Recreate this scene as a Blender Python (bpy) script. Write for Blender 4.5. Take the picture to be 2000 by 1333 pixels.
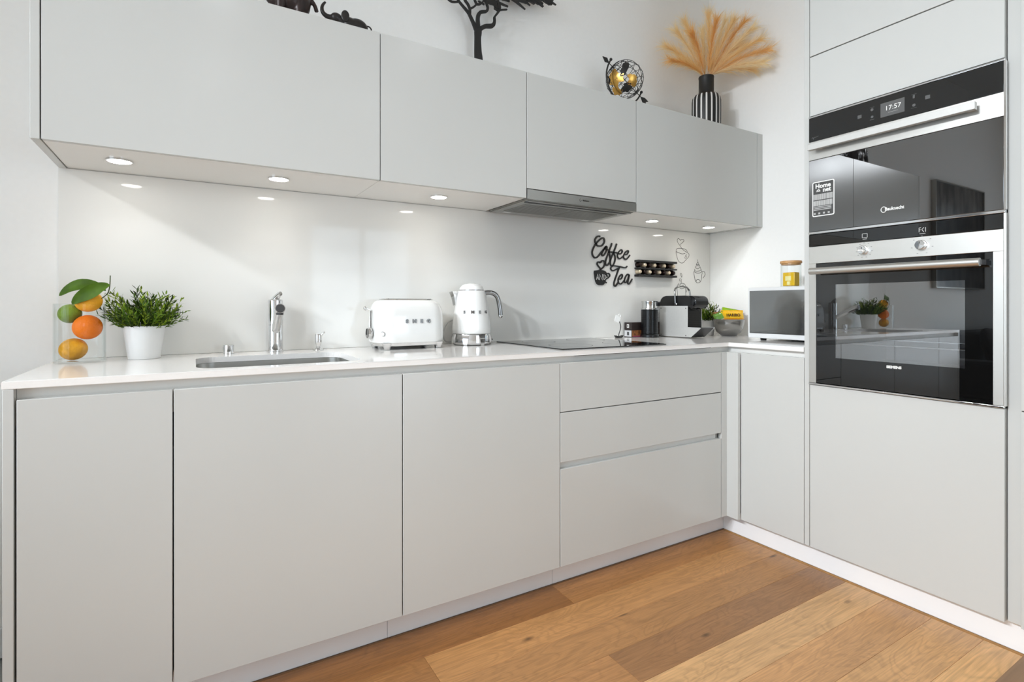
import bpy, bmesh, math, random
from mathutils import Vector, Matrix, Quaternion
random.seed(7)
R = math.radians
for o in list(bpy.data.objects): bpy.data.objects.remove(o)
SC = bpy.context.scene
COL = SC.collection

# ------------------------------------------------------------------ camera
cam = bpy.data.cameras.new('camera'); cam_o = bpy.data.objects.new('camera', cam); COL.objects.link(cam_o)
cam.sensor_width = 36.0; cam.sensor_fit = 'HORIZONTAL'
cam.lens = 1043.2058 / 2000 * 36.0
cam.shift_y = -(666.5 - 597.4126) / 2000          # horizon sits above the picture's middle
cam.clip_start = 0.02
TH = R(59.1216)
cam_o.location = (0.0419, 0.0, 1.0616)
cam_o.rotation_euler = (R(90), 0, TH - R(90))
SC.camera = cam_o

# ------------------------------------------------------------------ sky, exposure, daylight through the windows
w = bpy.data.worlds.new('sky'); SC.world = w; w.use_nodes = True
bg = w.node_tree.nodes['Background']
bg.inputs[0].default_value = (0.738, 0.868, 1.0, 1); bg.inputs[1].default_value = 5.5
vs = SC.view_settings
vs.view_transform = 'Standard'; vs.look = 'None'; vs.exposure = -0.16; vs.gamma = 1.0; vs.use_curve_mapping = False
cy = SC.cycles
cy.use_denoising = True; cy.max_bounces = 12; cy.diffuse_bounces = 6; cy.glossy_bounces = 6; cy.transparent_max_bounces = 24
cy.sample_clamp_indirect = 6.0
cy.caustics_reflective = False; cy.caustics_refractive = False
X0, X1, Y0, Y1, ZC = -3.5, 2.749, -2.5, 2.18, 3.15
WIN_L = (-2.0, 1.5, 0.03, 2.25)       # y0,y1,z0,z1 on the left wall
FILL_WIN = (1.25, 2.60, 0.03, 2.10)       # x0,x1,z0,z1 of an added fill window behind the camera
def portal(name, loc, rot, sx, sy):
    l = bpy.data.lights.new(name, 'AREA'); l.shape = 'RECTANGLE'; l.size = sx; l.size_y = sy; l.cycles.is_portal = True
    o = bpy.data.objects.new(name, l); COL.objects.link(o); o.location = loc; o.rotation_euler = rot
portal('daylight_portal', (X0 - .13, (WIN_L[0]+WIN_L[1])/2, (WIN_L[2]+WIN_L[3])/2), (0, R(-90), 0), WIN_L[3]-WIN_L[2], WIN_L[1]-WIN_L[0])
portal('daylight_portal', ((FILL_WIN[0]+FILL_WIN[1])/2, Y0 - .13, (FILL_WIN[2]+FILL_WIN[3])/2), (R(90), 0, 0), FILL_WIN[1]-FILL_WIN[0], FILL_WIN[3]-FILL_WIN[2])

CEILING_LAMPS = [(x, y) for x in (-2.6, -1.2, .2, 1.6) for y in (-1.8, -.4)]
CEILING_WATT = 1.5
# added fill spots, out of view, to brighten the right-hand fronts: position, aim, watts
FILL_SPOTS = [((-2.95, .75, 2.60), (2.2, .9, .35), 340), ((-2.95, .25, 2.60), (2.2, 1.0, .25), 340), ((-2.95, -.35, 2.60), (1.9, .9, -.3), 330)]

# ------------------------------------------------------------------ materials
def lin(c):
    return tuple(((x/255)/12.92 if x/255 <= .04045 else ((x/255+.055)/1.055)**2.4) for x in c[:3]) + (1.0,)
def mat(name, col, rough=.5, metal=0.0, **k):
    m = bpy.data.materials.new(name); m.use_nodes = True
    b = m.node_tree.nodes['Principled BSDF']
    b.inputs['Base Color'].default_value = lin(col); b.inputs['Roughness'].default_value = rough; b.inputs['Metallic'].default_value = metal
    for a, v in k.items():
        b.inputs[a.replace('_', ' ')].default_value = v
    return m
def N(m, t, **k):
    n = m.node_tree.nodes.new(t)
    for a, v in k.items(): setattr(n, a, v)
    return n
def L(m, a, b): m.node_tree.links.new(a, b)
def bsdf(m): return m.node_tree.nodes['Principled BSDF']
def grain(m, scale, amount, stretch=(1, 1, 1), bump=0.0, detail=4):
    """fine procedural colour variation, optional fine relief"""
    b = bsdf(m); tc = N(m, 'ShaderNodeTexCoord'); mp = N(m, 'ShaderNodeMapping'); mp.inputs['Scale'].default_value = stretch
    nz = N(m, 'ShaderNodeTexNoise'); nz.inputs['Scale'].default_value = scale; nz.inputs['Detail'].default_value = detail
    L(m, tc.outputs['Object'], mp.inputs[0]); L(m, mp.outputs[0], nz.inputs['Vector'])
    base = b.inputs['Base Color'].default_value[:]
    cr = N(m, 'ShaderNodeValToRGB')
    cr.color_ramp.elements[0].position = .3; cr.color_ramp.elements[1].position = .7
    cr.color_ramp.elements[0].color = [c*(1-amount) for c in base[:3]] + [1]
    cr.color_ramp.elements[1].color = [min(1, c*(1+amount)) for c in base[:3]] + [1]
    L(m, nz.outputs['Fac'], cr.inputs[0]); L(m, cr.outputs[0], b.inputs['Base Color'])
    if bump:
        bp = N(m, 'ShaderNodeBump'); bp.inputs['Strength'].default_value = bump; bp.inputs['Distance'].default_value = .002
        L(m, nz.outputs['Fac'], bp.inputs['Height']); L(m, bp.outputs[0], b.inputs['Normal'])
    return m
def clear(name, tint=(1, 1, 1), refl=(1, 1, 1), base=.045, rough=.0, edge=None):
    """thin clear sheet: transparent, with a Schlick reflection that is the same from both sides"""
    m = bpy.data.materials.new(name); m.use_nodes = True; nt = m.node_tree; nt.nodes.clear()
    out = N(m, 'ShaderNodeOutputMaterial'); mx = N(m, 'ShaderNodeMixShader'); t = N(m, 'ShaderNodeBsdfTransparent'); g = N(m, 'ShaderNodeBsdfGlossy')
    lw = N(m, 'ShaderNodeLayerWeight'); lw.inputs[0].default_value = .5
    pw = N(m, 'ShaderNodeMath', operation='POWER'); pw.inputs[1].default_value = 5; L(m, lw.outputs['Facing'], pw.inputs[0])
    mr = N(m, 'ShaderNodeMapRange'); mr.inputs['To Min'].default_value = base; mr.inputs['To Max'].default_value = 1.0; L(m, pw.outputs[0], mr.inputs['Value'])
    t.inputs[0].default_value = tuple(tint) + (1,); g.inputs[0].default_value = tuple(refl) + (1,); g.inputs[1].default_value = rough
    L(m, mr.outputs[0], mx.inputs[0]); L(m, t.outputs[0], mx.inputs[1]); L(m, g.outputs[0], mx.inputs[2]); L(m, mx.outputs[0], out.inputs[0])
    if edge:
        p3 = N(m, 'ShaderNodeMath', operation='POWER'); p3.inputs[1].default_value = 3; L(m, lw.outputs['Facing'], p3.inputs[0])
        mc = N(m, 'ShaderNodeMix', data_type='RGBA'); mc.inputs['A'].default_value = tuple(tint) + (1,); mc.inputs['B'].default_value = tuple(edge) + (1,)
        L(m, p3.outputs[0], mc.inputs['Factor']); L(m, mc.outputs['Result'], t.inputs[0])
    return m
def emit(name, col, s):
    m = bpy.data.materials.new(name); m.use_nodes = True; nt = m.node_tree; nt.nodes.clear()
    e = N(m, 'ShaderNodeEmission'); e.inputs[0].default_value = lin(col); e.inputs[1].default_value = s
    out = N(m, 'ShaderNodeOutputMaterial'); L(m, e.outputs[0], out.inputs[0]); return m

WALL = grain(mat('wall_paint', (239, 238, 235), .7), 60, .008, bump=.05)
CEIL = grain(mat('ceiling_paint', (240, 240, 238), .8), 40, .008)
LACQ = grain(mat('lacquer_light_grey', (197, 198, 195), .2, Specular_IOR_Level=.45), 3, .006)
CARC = mat('carcass_white', (240, 239, 236), .3)
LACQ_IN = mat('carcass_grey', (150, 149, 145), .5)
PLINTH = mat('plinth_white', (240, 241, 242), .3)
GRIP = mat('grip_channel_grey', (222, 221, 217), .4)
STONE = grain(mat('white_quartz', (238, 236, 233), .09, Specular_IOR_Level=.6), 220, .012)
SPLASH = grain(mat('white_back_panel', (229, 228, 224), .06, Specular_IOR_Level=.35), 2, .004)
STEEL = mat('brushed_steel', (212, 211, 207), .36, 1.0)
def brushed(m, axis):
    b = bsdf(m); tc = N(m, 'ShaderNodeTexCoord'); mp = N(m, 'ShaderNodeMapping'); s = [400, 400, 400]; s[axis] = 3
    mp.inputs['Scale'].default_value = s; nz = N(m, 'ShaderNodeTexNoise'); nz.inputs['Scale'].default_value = 1; nz.inputs['Detail'].default_value = 3
    L(m, tc.outputs['Object'], mp.inputs[0]); L(m, mp.outputs[0], nz.inputs['Vector'])
    mr = N(m, 'ShaderNodeMapRange'); r = b.inputs['Roughness'].default_value
    mr.inputs['To Min'].default_value = r*.92; mr.inputs['To Max'].default_value = r*1.08
    L(m, nz.outputs['Fac'], mr.inputs['Value']); L(m, mr.outputs[0], b.inputs['Roughness']); return m
brushed(STEEL, 1)
STEEL_X = brushed(mat('brushed_steel_hood', (176, 175, 171), .3, 1.0), 0)
SINKM = brushed(mat('sink_steel', (190, 189, 185), .3, 1.0), 0)
CHROME = mat('chrome', (222, 222, 222), .06, 1.0)
DCHROME = mat('dark_chrome', (150, 150, 150), .12, 1.0)
ALU = grain(mat('satin_aluminium', (202, 202, 199), .48, .35), 90, .02)
BLKGLASS = mat('black_glass', (12, 12, 12), .012, 0, IOR=1.62)
MIRRORGLASS = mat('mirrored_black_glass', (16, 16, 16), .012, 0, IOR=2.5)
WINGLASS = clear('tinted_oven_window', (.76, .76, .76), (.95, .95, .95), .20)
BLK = grain(mat('matt_black_metal', (22, 21, 20), .5), 30, .1)
BLKPL = grain(mat('black_plastic', (11, 11, 12), .28), 60, .06)
DGREY = mat('dark_grey_plastic', (62, 62, 62), .45)
WHITEG = mat('white_enamel', (228, 228, 226), .12, Coat_Weight=.5)
WHITEP = grain(mat('white_pot', (228, 228, 227), .35), 40, .01)
WHITEPL = mat('white_plastic', (222, 223, 223), .35)
GLASS = clear('clear_glass', (.985, .99, .988), (1, 1, 1), .014, edge=(.80, .84, .83))
PANE = clear('window_pane', (.97, .98, .97), (1, 1, 1), .05)
LENS = emit('lamp_lens', (255, 250, 240), 5)
LENS_D = emit('downlight_lens', (255, 249, 238), 36)
PRINTW = mat('white_print', (235, 235, 232), .4)
PRINTG = mat('grey_print', (150, 150, 148), .4)
DIM = mat('dim_print', (84, 84, 84), .4)
PRINTD = mat('dark_print', (70, 70, 68), .5)
# timber
def wood(name, bands):
    m = bpy.data.materials.new(name); m.use_nodes = True; b = bsdf(m); b.inputs['Roughness'].default_value = .38
    tc = N(m, 'ShaderNodeTexCoord'); oi = N(m, 'ShaderNodeObjectInfo')
    ad = N(m, 'ShaderNodeVectorMath', operation='MULTIPLY_ADD')
    cx = N(m, 'ShaderNodeCombineXYZ')
    for i in range(3): L(m, oi.outputs['Random'], cx.inputs[i])
    L(m, cx.outputs[0], ad.inputs[0]); ad.inputs[1].default_value = (17, 9, 5); L(m, tc.outputs['Object'], ad.inputs[2])
    mp = N(m, 'ShaderNodeMapping'); mp.inputs['Scale'].default_value = (1.5, 12, 12); L(m, ad.outputs[0], mp.inputs[0])
    nz = N(m, 'ShaderNodeTexNoise'); nz.inputs['Scale'].default_value = 1.1; nz.inputs['Detail'].default_value = 6; nz.inputs['Roughness'].default_value = .6; L(m, mp.outputs[0], nz.inputs['Vector'])
    # cathedral rings: distorted bands
    mp2 = N(m, 'ShaderNodeMapping'); mp2.inputs['Scale'].default_value = (2.4, 10, 10); L(m, ad.outputs[0], mp2.inputs[0])
    n2 = N(m, 'ShaderNodeTexNoise'); n2.inputs['Scale'].default_value = .9; n2.inputs['Detail'].default_value = 3.5; n2.inputs['Roughness'].default_value = .45; n2.inputs['Distortion'].default_value = 1.3; L(m, mp2.outputs[0], n2.inputs['Vector'])
    mu = N(m, 'ShaderNodeMath', operation='MULTIPLY'); mu.inputs[1].default_value = bands; L(m, n2.outputs['Fac'], mu.inputs[0])
    fr = N(m, 'ShaderNodeMath', operation='PINGPONG'); fr.inputs[1].default_value = 1; L(m, mu.outputs[0], fr.inputs[0])
    # fine pores
    mp3 = N(m, 'ShaderNodeMapping'); mp3.inputs['Scale'].default_value = (7, 210, 210); L(m, ad.outputs[0], mp3.inputs[0])
    n3 = N(m, 'ShaderNodeTexNoise'); n3.inputs['Scale'].default_value = 1; n3.inputs['Detail'].default_value = 2; L(m, mp3.outputs[0], n3.inputs['Vector'])
    def mul(fac_out, a, bb, prev, lo=.3, hi=.7):
        mr = N(m, 'ShaderNodeMapRange'); mr.inputs['From Min'].default_value = lo; mr.inputs['From Max'].default_value = hi
        mr.inputs['To Min'].default_value = a; mr.inputs['To Max'].default_value = bb; L(m, fac_out, mr.inputs['Value'])
        v = N(m, 'ShaderNodeVectorMath', operation='SCALE'); L(m, prev, v.inputs[0]); L(m, mr.outputs[0], v.inputs['Scale']); return v.outputs[0]
    c = mul(nz.outputs['Fac'], .90, 1.08, oi.outputs['Color'])
    c = mul(fr.outputs[0], .86, 1.02, c, 0, .6)
    c = mul(n3.outputs['Fac'], .82, 1.10, c)
    # knots
    vo = N(m, 'ShaderNodeTexVoronoi'); vo.inputs['Scale'].default_value = 1.0; mp4 = N(m, 'ShaderNodeMapping'); mp4.inputs['Scale'].default_value = (2.6, 7, 7)
    L(m, ad.outputs[0], mp4.inputs[0]); L(m, mp4.outputs[0], vo.inputs['Vector'])
    c = mul(vo.outputs['Distance'], .30, 1.0, c, .02, .075)
    L(m, c, b.inputs['Base Color'])
    bp = N(m, 'ShaderNodeBump'); bp.inputs['Strength'].default_value = .12; bp.inputs['Distance'].default_value = .001
    L(m, n3.outputs['Fac'], bp.inputs['Height']); L(m, bp.outputs[0], b.inputs['Normal'])
    return m
OAK = wood('oak_plank', 24)
TABLEW = wood('walnut_table', 7)
BAMBOO = grain(mat('bamboo', (196, 150, 98), .5), 8, .12, (1, 20, 20))
CORK = grain(mat('oak_edge_strip', (164, 116, 54), .5), 30, .15, (1, 1, 1))

# ------------------------------------------------------------------ builders
class M:
    """collects shapes into one mesh; coordinates are taken relative to origin o"""
    def __init__(s, o=(0, 0, 0)):
        s.bm = bmesh.new(); s.o = Vector(o); s.mi = 0
    def v(s, p): return s.bm.verts.new(Vector(p) - s.o)
    def f(s, vs):
        try:
            x = s.bm.faces.new(vs); x.material_index = s.mi; return x
        except ValueError: return None
    def box(s, x0, x1, y0, y1, z0, z1, bev=0.0, seg=2):
        vs = [s.v((x, y, z)) for x in (x0, x1) for y in (y0, y1) for z in (z0, z1)]
        fs = [s.f([vs[i] for i in q]) for q in ((0,1,3,2),(4,6,7,5),(0,4,5,1),(2,3,7,6),(0,2,6,4),(1,5,7,3))]
        if bev:
            es = list({e for f in fs for e in f.edges})
            bmesh.ops.bevel(s.bm, geom=es, offset=bev, segments=seg, affect='EDGES', profile=.5, clamp_overlap=True, material=s.mi)
        return s
    def loft(s, rings, cap=True, closed=True):
        vr = [[s.v(p) for p in r] for r in rings]; n = len(vr[0])
        for a, b in zip(vr, vr[1:]):
            for i in range(n if closed else n-1):
                s.f([a[i], a[(i+1) % n], b[(i+1) % n], b[i]])
        if cap and closed:
            s.f(list(reversed(vr[0]))); s.f(vr[-1])
        return s
    def lathe(s, prof, c=(0, 0, 0), n=40, mtx=None):
        rings = []
        for r, z in prof:
            ring = []
            for i in range(n):
                a = 2*math.pi*i/n; p = Vector((r*math.cos(a), r*math.sin(a), z))
                if mtx: p = mtx @ p
                ring.append(p + Vector(c))
            rings.append(ring)
        return s.loft(rings)
    def cyl(s, p0, p1, r0, r1=None, n=20):
        return s.tube([p0, p1], [r0, r0 if r1 is None else r1], n)
    def tube(s, pts, r, n=8, cap=True, flat=1.0):
        pts = [Vector(p) for p in pts]; k = len(pts)
        rs = r if isinstance(r, (list, tuple)) else [r]*k
        t0 = (pts[1]-pts[0]).normalized()
        up = Vector((0, 0, 1)) if abs(t0.z) < .9 else Vector((1, 0, 0))
        nrm = (up - t0*up.dot(t0)).normalized(); rings = []; prev = t0
        for i, p in enumerate(pts):
            t = (pts[min(i+1, k-1)] - pts[max(i-1, 0)]).normalized()
            nrm = prev.rotation_difference(t) @ nrm; prev = t
            b = t.cross(nrm)
            rings.append([p + (nrm*math.cos(2*math.pi*j/n)*flat + b*math.sin(2*math.pi*j/n))*rs[i] for j in range(n)])
        return s.loft(rings, cap)
    def ell(s, c, r, rot=None, n=24, m=14):
        rings = []
        for i in range(1, m):
            th = math.pi*i/m
            ring = []
            for j in range(n):
                a = 2*math.pi*j/n
                p = Vector((r[0]*math.sin(th)*math.cos(a), r[1]*math.sin(th)*math.sin(a), -r[2]*math.cos(th)))
                if rot: p = rot @ p
                ring.append(p + Vector(c))
            rings.append(ring)
        return s.loft(rings)
    def prism(s, poly, fn0, fn1):
        """polygon (2-D list) placed by fn0 (front) and fn1 (back)"""
        a = [s.v(fn0(*p)) for p in poly]; b = [s.v(fn1(*p)) for p in poly]; n = len(a)
        s.f(a); s.f(list(reversed(b)))
        for i in range(n): s.f([a[i], b[i], b[(i+1) % n], a[(i+1) % n]])
        return s
    def strip(s, pts, wid, place, d0, d1):
        """flat bar following 2-D points; place(a,b,d) -> 3-D"""
        k = len(pts); P = [Vector(p[:2]) for p in pts]; rings = []
        for i in range(k):
            t = (P[min(i+1, k-1)] - P[max(i-1, 0)])
            t = t.normalized() if t.length > 1e-9 else Vector((1, 0))
            nn = Vector((-t.y, t.x)); w_ = (wid[i] if isinstance(wid, (list, tuple)) else wid)/2
            a = P[i]+nn*w_; b = P[i]-nn*w_
            rings.append([place(a.x, a.y, d0), place(b.x, b.y, d0), place(b.x, b.y, d1), place(a.x, a.y, d1)])
        return s.loft(rings)
    def done(s, name, mats, parent=None, smooth=20, label=None, cat=None, group=None, kind=None):
        bm = s.bm
        bmesh.ops.recalc_face_normals(bm, faces=bm.faces)
        me = bpy.data.meshes.new(name); bm.to_mesh(me); bm.free()
        for m_ in (mats if isinstance(mats, (list, tuple)) else [mats]): me.materials.append(m_)
        if smooth:
            me.polygons.foreach_set('use_smooth', [True]*len(me.polygons)); me.set_sharp_from_angle(angle=R(smooth))
        ob = bpy.data.objects.new(name, me); COL.objects.link(ob)
        if parent is not None: ob.parent = parent
        else: ob.location = s.o
        return tag(ob, label, cat, group, kind)
def tag(o, label=None, cat=None, group=None, kind=None):
    for k_, v_ in (('label', label), ('category', cat), ('group', group), ('kind', kind)):
        if v_: o[k_] = v_
    return o
def thing(name, label, cat, loc=(0, 0, 0), rz=0.0, group=None, kind=None):
    o = bpy.data.objects.new(name, None); COL.objects.link(o); o.location = loc; o.rotation_euler = (0, 0, rz); o.empty_display_size = .05
    return tag(o, label, cat, group, kind)
def W(t): return M(t.location)
def copy_tree(o, parent=None):
    c = o.copy(); COL.objects.link(c)
    if parent: c.parent = parent
    for ch in [x for x in bpy.data.objects if x.parent == o]: copy_tree(ch, c)
    return c
def smooth2(pts, n=6):
    """Catmull-Rom through points of any length"""
    P = [pts[0]] + list(pts) + [pts[-1]]; out = []
    for i in range(1, len(P)-2):
        for k_ in range(n):
            t = k_/n
            out.append(tuple(.5*((2*b)+(-a+c)*t+(2*a-5*b+4*c-d)*t*t+(-a+3*b-3*c+d)*t**3) for a, b, c, d in zip(P[i-1], P[i], P[i+1], P[i+2])))
    out.append(tuple(pts[-1])); return out
def text(name, s_, size, m_, parent, place, bold=0.0, space=1.0, align='CENTER', shear=0.0, depth=.0006, sx=1.0):
    """lettering as thin raised print; place(a, b, d) -> point relative to the parent's origin"""
    c = bpy.data.curves.new(name, 'FONT'); c.body = s_; c.size = size; c.align_x = align; c.align_y = 'CENTER'; c.offset = bold; c.space_character = space; c.shear = shear
    c.extrude = depth/2; c.resolution_u = 3
    o = bpy.data.objects.new(name, c); COL.objects.link(o)
    me = bpy.data.meshes.new_from_object(o.evaluated_get(bpy.context.evaluated_depsgraph_get()))
    bpy.data.objects.remove(o); bpy.data.curves.remove(c)
    for v in me.vertices: v.co = Vector(place(v.co.x*sx, v.co.y, v.co.z))
    me.materials.clear(); me.materials.append(m_)
    ob = bpy.data.objects.new(name, me); COL.objects.link(ob); ob.parent = parent; return ob
def modify(ob, *mods):
    for t_, kw in mods:
        md = ob.modifiers.new(t_, t_)
        for a, b in kw.items(): setattr(md, a, b)
    dg = bpy.context.evaluated_depsgraph_get(); me = bpy.data.meshes.new_from_object(ob.evaluated_get(dg))
    ob.modifiers.clear(); old = ob.data; ob.data = me; bpy.data.meshes.remove(old)
    return ob
def rrect(cx_, cy_, a, b, r, k=6):
    out = []
    for (sx, sy, a0) in ((1, 1, 0), (-1, 1, 90), (-1, -1, 180), (1, -1, 270)):
        for i in range(k+1):
            t = R(a0 + 90*i/k); out.append((cx_ + sx*(a-r) + r*math.cos(t), cy_ + sy*(b-r) + r*math.sin(t)))
    return out
# ------------------------------------------------------------------ the room
def wall_with_hole(name, label, axis, at, thick, a0, a1, hole):
    """wall along x or y with one window opening (a range, z range)"""
    h0, h1, z0, z1 = hole
    m = M((0, 0, 0))
    for (p, q, u, v) in ((a0, h0, 0, ZC), (h1, a1, 0, ZC), (h0, h1, 0, z0), (h0, h1, z1, ZC)):
        if axis == 'y': m.box(at - thick, at, p, q, u, v)
        else: m.box(p, q, at - thick, at, u, v)
    return m.done(name, WALL, label=label, cat='wall', kind='structure', smooth=0)
M().box(X0-.2, X1+.2, Y1, Y1+.15, 0, ZC).done('wall_back', WALL, label='white painted wall behind the kitchen run', cat='wall', kind='structure', smooth=0)
M().box(X1, X1+.15, Y0-.2, Y1, 0, ZC).done('wall_right', WALL, label='white painted wall behind the oven housing', cat='wall', kind='structure', smooth=0)
wall_with_hole('wall_left', 'white wall with the large window left of the kitchen', 'y', X0, .2, Y0-.2, Y1, WIN_L)
wall_with_hole('wall_front', 'white wall with the added fill window behind the camera', 'x', Y0, .2, X0, X1, FILL_WIN)
M().box(X0-.2, X1+.2, Y0-.2, Y1+.15, ZC, ZC+.1).done('ceiling', CEIL, label='white ceiling', cat='ceiling', kind='structure', smooth=0)
for i, (x, y) in enumerate(CEILING_LAMPS):
    t = thing('ceiling_light', 'small round recessed ceiling light of the living room ceiling', 'ceiling light', (x, y, ZC), group='recessed ceiling lights')
    M().lathe([(.050, -.0002), (.050, -.004), (.042, -.005), (.041, -.001)]).done('ring', WHITEPL, t)
    M().lathe([(.0405, -.0006), (.0405, -.0012), (.001, -.0012)]).done('lens', LENS, t)
    l = bpy.data.lights.new('ceiling_lamp', 'AREA'); l.shape = 'DISK'; l.size = .08; l.energy = CEILING_WATT; l.color = (.92, .96, 1.0)
    lo = bpy.data.objects.new('ceiling_lamp', l); COL.objects.link(lo); lo.parent = t; lo.location = (0, 0, -.0056)
track = thing('fill_track', 'added white ceiling track with three fill spot heads, out of view', 'added fill light', (-2.95, .2, ZC))
M().box(-.018, .018, -.9, .9, -.030, -.0005, .002).done('rail', WHITEPL, track)
for p, aim, watt in FILL_SPOTS:
    d = (Vector(aim)-Vector(p)).normalized(); q = Vector(p)-track.location; q.z = -.20
    M().tube([q+Vector((0, 0, .1695)), q+Vector((0, 0, .03))], .006, 8).done('arm', WHITEPL, track)
    M().tube([q-d*.07, q-d*.06, q+d*.055, q+d*.06], [.02, .048, .052, .050], 24).done('spot_head', WHITEPL, track)
    M().tube([q+d*.0602, q+d*.0612], [.045, .045], 24).done('lens', LENS, track)
    l = bpy.data.lights.new('fill_spot_lamp', 'SPOT'); l.energy = watt; l.spot_size = R(58); l.spot_blend = 1.0; l.shadow_soft_size = .09; l.color = (.90, .95, 1.0)
    lo = bpy.data.objects.new('fill_spot_lamp', l); COL.objects.link(lo); lo.parent = track; lo.location = q + d*.13; lo.rotation_euler = d.to_track_quat('-Z', 'Y').to_euler()
def window(name, label, axis, at, a0, a1, z0, z1, n):
    t = thing(name, label, 'window', kind='structure')
    m = M(); fr = .05
    def bx(p, q, u, v, d0=-.12, d1=-.05):
        if axis == 'y': m.box(at+d0, at+d1, p, q, u, v)
        else: m.box(p, q, at+d0, at+d1, u, v)
    bx(a0, a1, z0, z0+fr); bx(a0, a1, z1-fr, z1)
    for i in range(n+1):
        c = a0 + (a1-a0)*i/n; c = min(max(c, a0+fr/2), a1-fr/2); bx(c-fr/2, c+fr/2, z0+fr, z1-fr)
    m.done('window_frame', WHITEPL, t, 0)
    for i in range(n):
        m = M(); p = a0+(a1-a0)*i/n+fr/2; q = a0+(a1-a0)*(i+1)/n-fr/2
        if axis == 'y':
            m.loft([[(at-.09, p, z0+fr), (at-.09, p, z1-fr)], [(at-.09, q, z0+fr), (at-.09, q, z1-fr)]], False, False)
        else:
            m.loft([[(p, at-.09, z0+fr), (p, at-.09, z1-fr)], [(q, at-.09, z0+fr), (q, at-.09, z1-fr)]], False, False)
        m.done('pane', PANE, t, 0)
window('window_1', 'large white framed window in the left wall', 'y', X0, *WIN_L, 3)
window('fill_window', 'added white framed fill window behind the camera', 'x', Y0, *FILL_WIN, 2)
M().box(X0, -.325, Y1-.014, Y1, 0, .09, .003).done('baseboard_back', WHITEPL, label='white baseboard left of the kitchen run', cat='baseboard', kind='structure')

# floor: planks run along x
floor = thing('floor', 'oak plank floor in warm brown tones', 'floor', kind='structure')
M().box(X0-.2, X1+.2, Y0-.2, Y1+.15, -.08, -.0135).done('subfloor', LACQ_IN, floor, 0)
TONES = [(165, 115, 68), (180, 134, 87), (175, 130, 85), (156, 115, 78), (204, 164, 119), (197, 152, 106), (206, 162, 114), (210, 168, 119)]
P = .1388; YE = 1.6583
joints = {0: [1.21, -.55, -2.4], 1: [.642, -1.3, -3.0], 2: [-1.1, -2.6], 3: [1.126, -.9, -2.9], 4: [-.35, -2.2], 5: [-1.1, -3.1], 6: [.15, -1.9], 7: [-.7, -2.7]}
pl_mesh = {}
def plank(x0, x1, y0, y1, tone):
    key = (round(x1-x0, 3), round(y1-y0, 3))
    if key not in pl_mesh:
        m = M((0, 0, 0)); m.box(0.0004, x1-x0-.0004, .0003, y1-y0-.0003, -.013, 0, .0007, 1)
        ob = m.done('plank', OAK, floor, 0); pl_mesh[key] = ob.data
    else:
        ob = bpy.data.objects.new('plank', pl_mesh[key]); COL.objects.link(ob); ob.parent = floor
    ob.location = (x0, y0, 0); c = lin(tone); ob.color = c
rows = int((YE - Y0)/P)
for i in range(rows+1):
    y1_ = YE - i*P; y0_ = y1_ - P
    js = sorted(joints.get(i, [random.uniform(-.5, 2.0)-2.0*k for k in range(3)]))
    xs = [X0] + [j for j in js if X0+.1 < j < 2.1] + [2.1962]
    for k in range(len(xs)-1):
        if i < 8:
            tn = TONES[i]
            if i == 0 and xs[k+1] > 1.3: tn = (178, 128, 80)
            if i == 0 and xs[k+1] < 1.3: tn = (150, 104, 62)  # darker plank by the plinth: the shade there is in the tone
            if i == 1 and xs[k+1] < 1.0: tn = (160, 114, 70)
            if i == 3 and xs[k+1] < 1.3: tn = (184, 136, 90)
        else: tn = random.choice(TONES)
        j_ = random.uniform(.96, 1.04)
        plank(xs[k], xs[k+1], y0_, y1_, tuple(min(255, t*j_*q_) for t, q_ in zip(tn, (1.03, 1.0, .95))))
M().box(2.1965, 2.2115, Y0, YE, -.013, .001, .0008, 1).done('trim_1', CORK, label='thin golden edging strip along the right plinth', cat='trim', kind='structure', smooth=0)
M().box(X0, 2.2115, YE, YE+.0085, -.013, .001, .0008, 1).done('trim_2', mat('dark_edge_strip', (120, 84, 50), .5), label='thin brown edging strip along the long plinth', cat='trim', kind='structure', smooth=0)

# ------------------------------------------------------------------ base units
YB, YW, XR, ZT = 1.592, 2.18, 2.1557, .893
ZUC = .875                        # underside of the worktop
ZDT, ZDB = .850, .100
def front(m, x0, x1, z0, z1, y=YB, th=.019, g=.0016):
    return m.box(x0+g, x1-g, y, y+th, z0, z1, .0012)
def base_cabinet(name, label, x0, x1):
    t = thing(name, label, 'cabinet', ((x0+x1)/2, (YB+YW)/2, ZDB))
    W(t).box(x0+.001, x1-.001, YB+.021, YW-.012, ZDB+.002, .70).done('body', LACQ_IN, t, 0)
    return t
t = base_cabinet('base_cabinet', 'narrow light grey base cabinet at the far left end of the run', -.2995, 0)
front(W(t), -.2975, 0, ZDB, ZDT).done('door', LACQ, t)
t = base_cabinet('base_cabinet', 'light grey base cabinet under the sink', 0, .6)
front(W(t), 0, .6, ZDB, ZDT).done('door', LACQ, t)
t = base_cabinet('base_cabinet', 'light grey base cabinet below the toaster and kettle', .6, 1.2)
front(W(t), .6, 1.2, ZDB, ZDT).done('door', LACQ, t)
t = base_cabinet('drawer_cabinet', 'wide light grey cabinet of three drawers under the hob', 1.2, 2.1)
front(W(t), 1.2, 2.1, .670, ZDT).done('drawer', LACQ, t)
front(W(t), 1.2, 2.1, .4845, .6665).done('drawer', LACQ, t)
front(W(t), 1.2, 2.1, ZDB, .4595).done('drawer', LACQ, t)
m = W(t); m.box(1.2+.002, 2.1-.016, YB+.0195, YB+.0207, .4575, .4865); m.box(1.2+.002, 2.1-.016, YB+.010, YB+.0195, .4870-.0025, .4890-.0025)
m.done('grip_channel', GRIP, t, 0)
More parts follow.
